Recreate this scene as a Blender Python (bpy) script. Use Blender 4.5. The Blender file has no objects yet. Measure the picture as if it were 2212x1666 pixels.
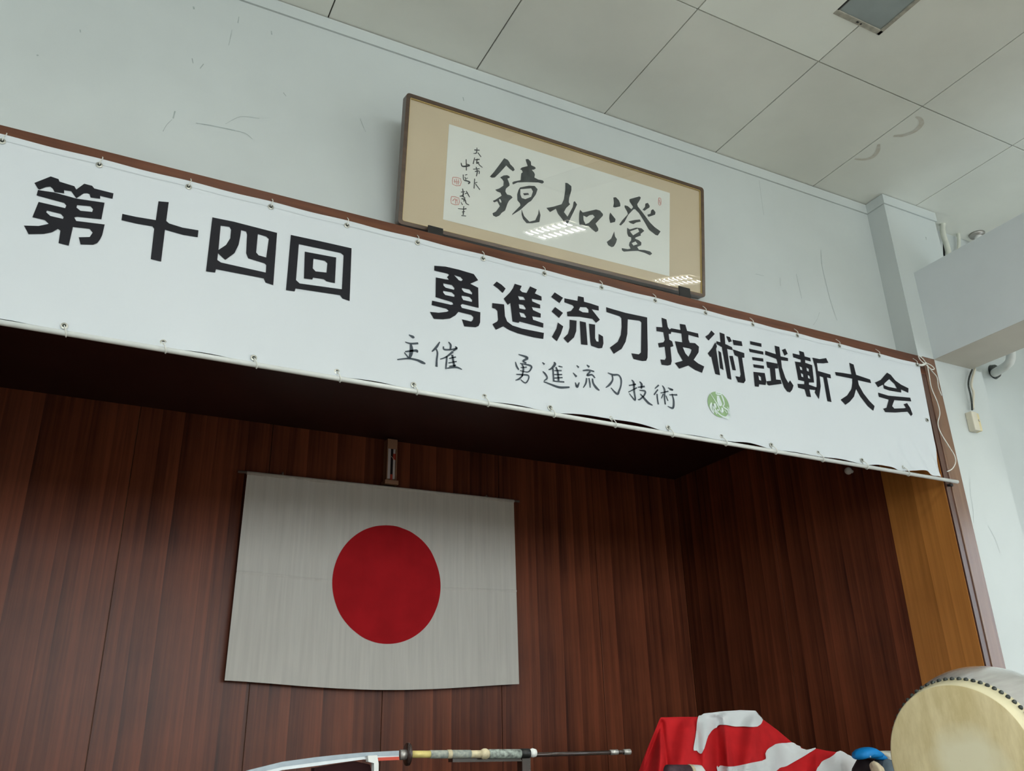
import bpy, bmesh, math, random
from mathutils import Vector, Matrix
from mathutils.geometry import tessellate_polygon
random.seed(7)
S = bpy.context.scene
COL = S.collection
# ------------------------------------------------------------------ camera
EYE = 1.5                                   # the photographer's eye height; floor is z = 0
RI = ((0.889558998951715, -0.4562948454062027, -0.02190437033453461),    # image right
      (0.15788304862527597, 0.3520843945016712, -0.9225559723426976),    # image down
      (0.4286697217448553, 0.8172096384674625, 0.3852410627841576))      # view direction
FPX = 1854.2
cam_d = bpy.data.cameras.new('camera'); cam = bpy.data.objects.new('camera', cam_d); COL.objects.link(cam)
cam_d.sensor_fit = 'HORIZONTAL'; cam_d.sensor_width = 36.0; cam_d.lens = 36.0 * FPX / 2212.0
cam_d.clip_start = 0.05; cam_d.clip_end = 100
m = Matrix.Identity(4)
for i in range(3):
    m[i][0] = RI[0][i]; m[i][1] = -RI[1][i]; m[i][2] = -RI[2][i]
m[0][3], m[1][3], m[2][3] = 0, 0, EYE
cam.matrix_world = m
S.camera = cam
# ------------------------------------------------------------------ world, exposure
w = bpy.data.worlds.new('world'); S.world = w; w.use_nodes = True
w.node_tree.nodes['Background'].inputs[0].default_value = (0.75, 0.85, 1.0, 1)
w.node_tree.nodes['Background'].inputs[1].default_value = 0.6
S.view_settings.view_transform = 'Standard'; S.view_settings.look = 'None'
S.view_settings.gamma = 1.0; S.view_settings.exposure = -0.22
S.view_settings.use_curve_mapping = False
LIT = dict(right=95.0, left=130.0, rear=1050.0, tube=125.0)
def area_light(name, loc, rot, sx, sy, power, col):
    d = bpy.data.lights.new(name, 'AREA'); d.shape = 'RECTANGLE'; d.size = sx; d.size_y = sy
    d.energy = power; d.color = col
    o = bpy.data.objects.new(name, d); COL.objects.link(o); o.location = loc; o.rotation_euler = rot
    return o
H90 = math.pi / 2
area_light('daylight_right', (7.98, -0.8, 2.18), (0, H90, 0), 2.5, 6.5, LIT['right'], (0.86, 0.95, 1.0))
area_light('fill_left', (-5.3, -4.5, 3.95), (0, -H90, 0), 1.9, 12.0, LIT['left'], (0.86, 0.95, 1.0))  # unseen high fill light, added to brighten the ceiling
area_light('fill_rear', (2.0, -14.9, 3.35), (H90, 0, 0), 12.0, 3.1, LIT['rear'], (0.88, 0.96, 1.0))  # added fill before the solid rear wall, lights the stage from afar

# ------------------------------------------------------------------ helpers
def ray(px, py):
    x, y = px - 1106.0, py - 833.0
    return Vector([RI[0][i] * x + RI[1][i] * y + RI[2][i] * FPX for i in range(3)])
def at(px, py, Y):                            # the point of the plane y = Y seen at a pixel
    d = ray(px, py); return Vector((d.x * Y / d.y, Y, EYE + d.z * Y / d.y))
def at_x(px, py, X):
    d = ray(px, py); return Vector((X, d.y * X / d.x, EYE + d.z * X / d.x))
def at_z(px, py, Z):
    d = ray(px, py); t = (Z - EYE) / d.z; return Vector((d.x * t, d.y * t, Z))

def tag(o, label=None, cat=None, group=None, kind=None):
    if label: o['label'] = label
    if cat: o['category'] = cat
    if group: o['group'] = group
    if kind: o['kind'] = kind
    return o
def wloc(o):
    v = Vector(o.location)
    while o.parent: o = o.parent; v += Vector(o.location)
    return v
def empty(name, loc, label=None, cat=None, group=None):
    o = bpy.data.objects.new(name, None); COL.objects.link(o); o.location = loc
    o.empty_display_size = 0.05
    return tag(o, label, cat, group)
def mesh(name, verts, faces, mat, parent=None, smooth=False, origin=None):
    base = wloc(parent) if parent else (Vector(origin) if origin else Vector((0, 0, 0)))
    me = bpy.data.meshes.new(name)
    me.from_pydata([tuple(Vector(v) - base) for v in verts], [], faces); me.update()
    if mat:
        for mm in (mat if isinstance(mat, (list, tuple)) else [mat]): me.materials.append(mm)
    if smooth:
        for p in me.polygons: p.use_smooth = True
    o = bpy.data.objects.new(name, me); COL.objects.link(o)
    if parent: o.parent = parent
    elif origin: o.location = origin
    return o
class MB:
    def __init__(s): s.v = []; s.f = []
    def add(s, v, f):
        n = len(s.v); s.v += [Vector(q) for q in v]; s.f += [tuple(i + n for i in q) for q in f]; return s
    def box(s, a, b, bev=0.0):
        x0, y0, z0 = [min(a[i], b[i]) for i in range(3)]; x1, y1, z1 = [max(a[i], b[i]) for i in range(3)]
        if bev <= 0:
            v = [(x0,y0,z0),(x1,y0,z0),(x1,y1,z0),(x0,y1,z0),(x0,y0,z1),(x1,y0,z1),(x1,y1,z1),(x0,y1,z1)]
            return s.add(v, [(0,3,2,1),(4,5,6,7),(0,1,5,4),(1,2,6,5),(2,3,7,6),(3,0,4,7)])
        bm = bmesh.new(); bmesh.ops.create_cube(bm, size=1)
        for q in bm.verts:
            q.co = Vector(((x0+x1)/2 + q.co.x*(x1-x0), (y0+y1)/2 + q.co.y*(y1-y0), (z0+z1)/2 + q.co.z*(z1-z0)))
        bmesh.ops.bevel(bm, geom=list(bm.edges), offset=bev, segments=2, affect='EDGES', profile=0.5)
        bm.verts.index_update()
        s.add([q.co.copy() for q in bm.verts], [tuple(q.index for q in f.verts) for f in bm.faces]); bm.free(); return s
    def tube(s, pts, r, n=8, cap=True):
        pts = [Vector(p) for p in pts]; N = len(pts); rs = r if isinstance(r, (list, tuple)) else [r] * N
        base = len(s.v); up = None
        for i, p in enumerate(pts):
            t = (pts[min(i+1, N-1)] - pts[max(i-1, 0)]).normalized()
            if up is None: up = Vector((0, 0, 1)) if abs(t.z) < 0.9 else Vector((1, 0, 0))
            u = (up - t * up.dot(t)).normalized(); up = u; v = t.cross(u)
            for k in range(n):
                a = 2 * math.pi * k / n; s.v.append(p + (u * math.cos(a) + v * math.sin(a)) * rs[i])
        for i in range(N - 1):
            for k in range(n):
                a = base + i*n + k; b = base + i*n + (k+1) % n
                s.f.append((a, b, b + n, a + n))
        if cap:
            s.f.append(tuple(base + k for k in range(n))[::-1]); s.f.append(tuple(base + (N-1)*n + k for k in range(n)))
        return s
    def poly(s, rings, fn):                   # flat polygon with holes; fn maps (u, v) to a point
        tri = tessellate_polygon([[Vector((p[0], p[1], 0)) for p in r] for r in rings])
        flat = [fn(p[0], p[1]) for r in rings for p in r]
        return s.add(flat, [tuple(t) for t in tri])
    def stroke(s, pts, fn, k=5):              # brush stroke ribbon through (u, v, width)
        P = smooth_line(pts, k); n = len(P); L = []
        for i, q in enumerate(P):
            a = P[max(i-1, 0)]; b = P[min(i+1, n-1)]; dx, dy = b[0]-a[0], b[1]-a[1]; d = math.hypot(dx, dy) or 1
            nx, ny = -dy/d*q[2]/2, dx/d*q[2]/2
            L += [fn(q[0]+nx, q[1]+ny), fn(q[0]-nx, q[1]-ny)]
        return s.add(L, [(2*i, 2*i+1, 2*i+3, 2*i+2) for i in range(n-1)])
    def build(s, name, mat, parent=None, smooth=False, origin=None):
        return mesh(name, s.v, s.f, mat, parent, smooth, origin)
def smooth_line(pts, k=5):
    if len(pts) < 3: 
        a, b = pts[0], pts[-1]
        return [tuple(a[j] + (b[j]-a[j]) * t / 3 for j in range(len(a))) for t in range(4)]
    out = []; n = len(pts)
    for i in range(n - 1):
        p0, p1, p2, p3 = pts[max(i-1, 0)], pts[i], pts[i+1], pts[min(i+2, n-1)]
        for t in range(k):
            u = t / k
            out.append(tuple(0.5*((2*p1[j]) + (-p0[j]+p2[j])*u + (2*p0[j]-5*p1[j]+4*p2[j]-p3[j])*u*u + (-p0[j]+3*p1[j]-3*p2[j]+p3[j])*u**3) for j in range(len(p1))))
    out.append(tuple(pts[-1])); return out
def copy_of(o, parent=None, loc=None):
    c = o.copy(); COL.objects.link(c); c.parent = parent
    if loc is not None: c.location = loc
    return c

# ------------------------------------------------------------------ materials
def nodes_of(name):
    mt = bpy.data.materials.new(name); mt.use_nodes = True; nt = mt.node_tree
    return mt, nt, nt.nodes['Principled BSDF']
def N(nt, t, **kw):
    n = nt.nodes.new(t)
    for k, v in kw.items():
        if k == 'op': n.operation = v
        elif k == 'in_': 
            for kk, vv in v.items(): n.inputs[kk].default_value = vv
        else: setattr(n, k, v)
    return n
def paint(name, col, rough=0.6, var=0.06, scale=3.0, bump=0.0, bscale=200.0, spec=0.4, metal=0.0, coat=0.0, var2=None, stretch=None):
    mt, nt, b = nodes_of(name); L = nt.links.new
    geo = N(nt, 'ShaderNodeNewGeometry')
    vec = geo.outputs['Position']
    if stretch:
        mp = N(nt, 'ShaderNodeMapping'); mp.inputs['Scale'].default_value = stretch; L(vec, mp.inputs['Vector']); vec = mp.outputs['Vector']
    no = N(nt, 'ShaderNodeTexNoise', in_={'Scale': scale, 'Detail': 5.0}); L(vec, no.inputs['Vector'])
    mx = N(nt, 'ShaderNodeMix', data_type='RGBA')
    c2 = var2 or tuple(c * (1 - 2.2 * var) for c in col)
    mx.inputs['A'].default_value = (*[c * (1 + var) for c in col], 1); mx.inputs['B'].default_value = (*c2, 1)
    mr = N(nt, 'ShaderNodeMapRange', in_={'From Min': 0.35, 'From Max': 0.7}); L(no.outputs['Fac'], mr.inputs['Value'])
    L(mr.outputs['Result'], mx.inputs['Factor']); L(mx.outputs['Result'], b.inputs['Base Color'])
    b.inputs['Roughness'].default_value = rough; b.inputs['Specular IOR Level'].default_value = spec
    b.inputs['Metallic'].default_value = metal; b.inputs['Coat Weight'].default_value = coat
    b.inputs['Coat Roughness'].default_value = 0.15
    if bump > 0:
        n2 = N(nt, 'ShaderNodeTexNoise', in_={'Scale': bscale, 'Detail': 3.0}); L(geo.outputs['Position'], n2.inputs['Vector'])
        bp = N(nt, 'ShaderNodeBump', in_={'Strength': bump, 'Distance': 0.002}); L(n2.outputs['Fac'], bp.inputs['Height']); L(bp.outputs['Normal'], b.inputs['Normal'])
    return mt
def wood(name, dark, light, axis='Z', band=0.081, rough=0.35, coat=0.3, bandk=0.5, fine=1.0, spec=0.5):
    """veneer: bands across the width, grain drawn out along the axis"""
    mt, nt, b = nodes_of(name); L = nt.links.new
    geo = N(nt, 'ShaderNodeNewGeometry'); sp = N(nt, 'ShaderNodeSeparateXYZ'); L(geo.outputs['Position'], sp.inputs[0])
    if axis == 'Z':
        ad = N(nt, 'ShaderNodeMath', op='ADD'); L(sp.outputs['X'], ad.inputs[0]); L(sp.outputs['Y'], ad.inputs[1]); across, along = ad.outputs[0], sp.outputs['Z']
    else:
        ad = N(nt, 'ShaderNodeMath', op='ADD'); L(sp.outputs['Z'], ad.inputs[0]); L(sp.outputs['Y'], ad.inputs[1]); across, along = ad.outputs[0], sp.outputs['X']
    # slight wander so that the bands are not ruled
    wn = N(nt, 'ShaderNodeTexNoise', in_={'Scale': 0.8, 'Detail': 1.0}); L(geo.outputs['Position'], wn.inputs['Vector'])
    wm = N(nt, 'ShaderNodeMath', op='MULTIPLY_ADD', in_={1: 0.03}); L(wn.outputs['Fac'], wm.inputs[0]); L(across, wm.inputs[2])
    dv = N(nt, 'ShaderNodeMath', op='DIVIDE', in_={1: band}); L(wm.outputs[0], dv.inputs[0])
    fl = N(nt, 'ShaderNodeMath', op='FLOOR'); L(dv.outputs[0], fl.inputs[0])
    fr = N(nt, 'ShaderNodeMath', op='FRACT'); L(dv.outputs[0], fr.inputs[0])
    wh = N(nt, 'ShaderNodeTexWhiteNoise', noise_dimensions='1D'); L(fl.outputs[0], wh.inputs['W'])
    cb = N(nt, 'ShaderNodeCombineXYZ'); 
    a2 = N(nt, 'ShaderNodeMath', op='MULTIPLY', in_={1: 34.0 * fine}); L(across, a2.inputs[0]); L(a2.outputs[0], cb.inputs[0])
    a3 = N(nt, 'ShaderNodeMath', op='MULTIPLY', in_={1: 1.1}); L(along, a3.inputs[0]); L(a3.outputs[0], cb.inputs[1]); L(fl.outputs[0], cb.inputs[2])
    g = N(nt, 'ShaderNodeTexNoise', in_={'Scale': 1.0, 'Detail': 6.0, 'Roughness': 0.6}); L(cb.outputs[0], g.inputs['Vector'])
    g2 = N(nt, 'ShaderNodeTexNoise', in_={'Scale': 2.0, 'Detail': 4.0}); L(geo.outputs['Position'], g2.inputs['Vector'])
    s1 = N(nt, 'ShaderNodeMath', op='MULTIPLY', in_={1: bandk}); L(wh.outputs['Value'], s1.inputs[0])
    s2 = N(nt, 'ShaderNodeMath', op='MULTIPLY_ADD', in_={1: 1.1}); L(g.outputs['Fac'], s2.inputs[0]); L(s1.outputs[0], s2.inputs[2])
    s3 = N(nt, 'ShaderNodeMath', op='MULTIPLY_ADD', in_={1: 0.5}); L(g2.outputs['Fac'], s3.inputs[0]); L(s2.outputs[0], s3.inputs[2])
    s4 = N(nt, 'ShaderNodeMath', op='MULTIPLY_ADD', in_={1: 0.22 * (bandk > 0)}); L(fr.outputs[0], s4.inputs[0]); L(s3.outputs[0], s4.inputs[2])
    mr = N(nt, 'ShaderNodeMapRange', in_={'From Min': 0.6, 'From Max': 1.55}); L(s4.outputs[0], mr.inputs['Value'])
    mx = N(nt, 'ShaderNodeMix', data_type='RGBA'); mx.inputs['A'].default_value = (*dark, 1); mx.inputs['B'].default_value = (*light, 1)
    L(mr.outputs['Result'], mx.inputs['Factor']); L(mx.outputs['Result'], b.inputs['Base Color'])
    b.inputs['Roughness'].default_value = rough; b.inputs['Coat Weight'].default_value = coat; b.inputs['Coat Roughness'].default_value = 0.25
    b.inputs['Specular IOR Level'].default_value = spec
    bp = N(nt, 'ShaderNodeBump', in_={'Strength': 0.15, 'Distance': 0.001}); L(g.outputs['Fac'], bp.inputs['Height']); L(bp.outputs['Normal'], b.inputs['Normal'])
    return mt
def emit(name, col, st):
    mt, nt, b = nodes_of(name); b.inputs['Base Color'].default_value = (*col, 1)
    b.inputs['Emission Color'].default_value = (*col, 1); b.inputs['Emission Strength'].default_value = st
    return mt
M = {}
M['wall'] = paint('wall_paint', (0.58, 0.62, 0.605), 0.42, 0.03, 1.3, 0.12, 60, spec=0.45)
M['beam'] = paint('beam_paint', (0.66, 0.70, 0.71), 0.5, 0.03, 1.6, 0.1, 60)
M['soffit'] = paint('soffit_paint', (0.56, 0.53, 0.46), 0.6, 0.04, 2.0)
M['right'] = paint('side_wall_paint', (0.66, 0.67, 0.60), 0.5, 0.03, 1.0)
M['ceil'] = paint('ceiling_board', (0.85, 0.865, 0.80), 0.75, 0.03, 1.6, 0.1, 300, spec=0.2)
M['ceil_new'] = paint('new_ceiling_board', (0.94, 0.97, 0.90), 0.75, 0.02, 1.6, 0.1, 300, spec=0.2)
M['joint'] = paint('ceiling_joint', (0.07, 0.065, 0.05), 0.9, 0.1, 8)
M['stain'] = paint('water_stain', (0.62, 0.59, 0.50), 0.8, 0.03, 30, var2=(0.72, 0.71, 0.65))
M['scratch'] = paint('scuff_mark', (0.28, 0.32, 0.31), 0.8, 0.12, 40, var2=(0.44, 0.49, 0.48))
M['floor'] = wood('hall_floor', (0.16, 0.135, 0.10), (0.25, 0.215, 0.165), 'X', 0.09)
M['stage_floor'] = wood('stage_floor', (0.09, 0.045, 0.02), (0.14, 0.07, 0.035), 'X', 0.09)
M['veneer'] = wood('rosewood_veneer', (0.042, 0.010, 0.0055), (0.27, 0.074, 0.032), 'Z', 0.075, 0.33, 0.0, spec=0.24)
M['veneer_edge'] = paint('veneer_edge', (0.17, 0.075, 0.03), 0.5)
M['jamb'] = wood('jamb_veneer', (0.30, 0.11, 0.018), (0.66, 0.27, 0.06), 'Z', 0.11, 0.4, 0.2, 0.35)
M['trim'] = wood('trim_wood', (0.075, 0.025, 0.012), (0.26, 0.095, 0.042), 'X', 0.5, 0.4, 0.12, 0.0, 0.6, 0.3)
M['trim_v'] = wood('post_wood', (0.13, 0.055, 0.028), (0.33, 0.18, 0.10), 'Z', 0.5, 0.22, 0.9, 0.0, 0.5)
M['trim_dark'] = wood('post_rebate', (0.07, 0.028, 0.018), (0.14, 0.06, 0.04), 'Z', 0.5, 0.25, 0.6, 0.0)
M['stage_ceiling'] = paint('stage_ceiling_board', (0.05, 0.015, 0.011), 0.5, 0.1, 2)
M['vinyl'] = paint('banner_vinyl', (0.65, 0.69, 0.71), 0.42, 0.008, 1.5, 0.0, spec=0.35)
M['ink'] = paint('banner_ink', (0.011, 0.011, 0.015), 0.5, 0.1, 6, spec=0.16)
M['grey_ink'] = paint('grey_brush_ink', (0.055, 0.07, 0.085), 0.5, 0.1, 60, spec=0.2)
M['green'] = paint('emblem_green', (0.26, 0.40, 0.20), 0.4, 0.04, 20)
M['emblem_white'] = paint('emblem_white', (0.66, 0.74, 0.72), 0.4, 0.05, 30)
M['brass'] = paint('grommet_metal', (0.45, 0.45, 0.40), 0.35, 0.05, 30, metal=0.8)
M['hole'] = paint('grommet_hole', (0.02, 0.025, 0.02), 0.9)
M['cord'] = paint('white_cord', (0.74, 0.74, 0.68), 0.6, 0.05, 60)
M['pole'] = paint('white_pole', (0.74, 0.76, 0.72), 0.3, 0.03, 12, coat=0.4)
M['frame'] = wood('picture_frame_wood', (0.055, 0.03, 0.016), (0.15, 0.085, 0.045), 'X', 0.5, 0.35, 0.3, 0.0)
M['gold'] = paint('gold_fillet', (0.55, 0.42, 0.18), 0.35, 0.05, 20, metal=0.3)
M['mat'] = paint('picture_mat', (0.56, 0.47, 0.32), 0.7, 0.02, 2.5, 0.1, 600)
M['paper'] = paint('calligraphy_paper', (0.70, 0.72, 0.66), 0.7, 0.015, 3)
M['sumi'] = paint('calligraphy_ink', (0.035, 0.045, 0.045), 0.5, 0.3, 30)
M['seal'] = paint('seal_red', (0.62, 0.30, 0.26), 0.6, 0.15, 200)
M['black'] = paint('black_metal', (0.012, 0.012, 0.011), 0.4, 0.1, 40)
M['cloth'] = paint('flag_cotton', (0.78, 0.75, 0.69), 0.85, 0.03, 3.0, 0.2, 900, spec=0.1, stretch=(14, 14, 0.6))
M['red'] = paint('flag_red', (0.52, 0.012, 0.018), 0.8, 0.05, 6, 0.2, 900, spec=0.15)
M['metal'] = paint('dull_metal', (0.45, 0.43, 0.40), 0.35, 0.05, 30, metal=0.7)
M['plaque'] = paint('pale_wood', (0.42, 0.23, 0.14), 0.6, 0.08, 20, stretch=(20, 20, 2))
M['plaque_white'] = paint('plaque_paper', (0.72, 0.66, 0.66), 0.6)
M['plaque_red'] = paint('plaque_red', (0.55, 0.07, 0.04), 0.6)
M['cloth_red'] = paint('curtain_red', (0.58, 0.018, 0.022), 0.75, 0.06, 7, 0.2, 500, spec=0.15)
M['cloth_white'] = paint('curtain_white', (0.74, 0.78, 0.79), 0.8, 0.02, 5, 0.2, 500, spec=0.15)
def hide():
    mt, nt, b = nodes_of('drum_hide'); L = nt.links.new
    tc = N(nt, 'ShaderNodeTexCoord')       # object space: the face is worn paler around its middle
    no = N(nt, 'ShaderNodeTexNoise', in_={'Scale': 7.0, 'Detail': 5.0}); L(tc.outputs['Object'], no.inputs['Vector'])
    mp = N(nt, 'ShaderNodeMapping'); mp.inputs['Scale'].default_value = (14, 14, 4); L(tc.outputs['Object'], mp.inputs['Vector'])
    n2 = N(nt, 'ShaderNodeTexNoise', in_={'Scale': 1.0, 'Detail': 5.0, 'Roughness': 0.65}); L(mp.outputs['Vector'], n2.inputs['Vector'])
    vd = N(nt, 'ShaderNodeVectorMath', operation='DISTANCE'); vd.inputs[1].default_value = (-0.31, -0.11, 0.36); L(tc.outputs['Object'], vd.inputs[0])
    ad = N(nt, 'ShaderNodeMath', op='MULTIPLY_ADD', in_={1: 0.14}); L(no.outputs['Fac'], ad.inputs[0]); L(vd.outputs['Value'], ad.inputs[2])
    mr = N(nt, 'ShaderNodeMapRange', in_={'From Min': 0.15, 'From Max': 0.23}); L(ad.outputs[0], mr.inputs['Value'])
    mr2 = N(nt, 'ShaderNodeMapRange', in_={'From Min': 0.38, 'From Max': 0.66}); L(n2.outputs['Fac'], mr2.inputs['Value'])
    a = N(nt, 'ShaderNodeMix', data_type='RGBA'); a.inputs['A'].default_value = (0.86, 0.74, 0.45, 1); a.inputs['B'].default_value = (0.68, 0.56, 0.29, 1); L(mr2.outputs[0], a.inputs['Factor'])
    c = N(nt, 'ShaderNodeMix', data_type='RGBA'); c.inputs['A'].default_value = (0.88, 0.82, 0.58, 1); L(a.outputs['Result'], c.inputs['B']); L(mr.outputs[0], c.inputs['Factor'])
    L(c.outputs['Result'], b.inputs['Base Color']); b.inputs['Roughness'].default_value = 0.6; b.inputs['Specular IOR Level'].default_value = 0.25
    return mt
M['skin'] = hide()
M['hide_edge'] = paint('drum_hide_edge', (0.76, 0.69, 0.45), 0.5, 0.04, 9)
M['drum_body'] = paint('drum_body_lacquer', (0.46, 0.45, 0.42), 0.22, 0.06, 5, coat=0.8, stretch=(1, 6, 6))
M['stud'] = paint('drum_stud', (0.07, 0.08, 0.075), 0.35, 0.2, 60, metal=0.5)
M['steel'] = paint('sword_steel', (0.26, 0.30, 0.33), 0.35, 0.06, 40, metal=0.3)
M['steel_edge'] = paint('sword_edge', (0.50, 0.53, 0.54), 0.3, 0.04, 40, metal=0.3)
M['gold2'] = paint('handle_gold', (0.75, 0.62, 0.22), 0.35, 0.08, 60, metal=0.2)
M['wrap'] = paint('handle_wrap', (0.14, 0.16, 0.15), 0.6, 0.5, 90, var2=(0.42, 0.43, 0.36))
M['wrap2'] = paint('handle_wrap_pale', (0.30, 0.34, 0.30), 0.6, 0.4, 90, var2=(0.10, 0.11, 0.10))
M['bone'] = paint('handle_cream', (0.60, 0.52, 0.34), 0.5, 0.15, 60)
M['lacquer'] = paint('dark_lacquer', (0.035, 0.018, 0.014), 0.25, 0.1, 20, coat=0.5)
M['white_plastic'] = paint('white_plastic', (0.72, 0.73, 0.70), 0.45, 0.03, 10)
M['cream_plastic'] = paint('cream_plastic', (0.66, 0.62, 0.50), 0.45, 0.03, 10)
M['yellow_plastic'] = paint('yellowed_plastic', (0.72, 0.62, 0.36), 0.5, 0.04, 10)
M['pipe'] = paint('pipe_paint', (0.66, 0.67, 0.58), 0.5, 0.05, 12)
M['blue'] = paint('blue_cloth', (0.0, 0.23, 0.62), 0.6, 0.06, 30)
M['grey_cloth'] = paint('grey_cloth', (0.10, 0.14, 0.17), 0.7, 0.1, 20)
M['dark_cloth'] = paint('dark_cloth', (0.02, 0.011, 0.013), 0.85, 0.1, 20)
M['case'] = paint('case_body', (0.075, 0.045, 0.055), 0.6, 0.2, 30, spec=0.2)
M['maroon'] = paint('maroon_board', (0.028, 0.008, 0.008), 0.8, 0.1, 20, spec=0.15)
M['flesh'] = paint('pale_tan_cloth', (0.66, 0.56, 0.38), 0.6, 0.08, 40)
M['tube'] = emit('lit_tube', (1.0, 1.0, 0.97), LIT['tube'])
M['diffuser'] = paint('unlit_diffuser', (0.30, 0.35, 0.345), 0.35, 0.08, 3.5, spec=0.6)
M['fixture'] = paint('fixture_frame', (0.42, 0.40, 0.33), 0.5, 0.15, 25)
def glass():
    mt = bpy.data.materials.new('picture_glass'); mt.use_nodes = True; nt = mt.node_tree; nt.nodes.clear(); L = nt.links.new
    out = N(nt, 'ShaderNodeOutputMaterial'); tr = N(nt, 'ShaderNodeBsdfTransparent'); gl = N(nt, 'ShaderNodeBsdfGlossy', in_={'Roughness': 0.0})
    fr = N(nt, 'ShaderNodeFresnel', in_={'IOR': 1.5}); mx = N(nt, 'ShaderNodeMixShader')
    md = N(nt, 'ShaderNodeMath', op='MULTIPLY', in_={1: 1.6}); L(fr.outputs[0], md.inputs[0])
    ge = N(nt, 'ShaderNodeNewGeometry'); iv = N(nt, 'ShaderNodeMath', op='SUBTRACT', in_={0: 1.0}); L(ge.outputs['Backfacing'], iv.inputs[1])
    m2 = N(nt, 'ShaderNodeMath', op='MULTIPLY'); L(md.outputs[0], m2.inputs[0]); L(iv.outputs[0], m2.inputs[1])   # one reflection per pane
    L(m2.outputs[0], mx.inputs[0]); L(tr.outputs[0], mx.inputs[1]); L(gl.outputs[0], mx.inputs[2]); L(mx.outputs[0], out.inputs[0])
    return mt
M['glass'] = glass()

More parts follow.
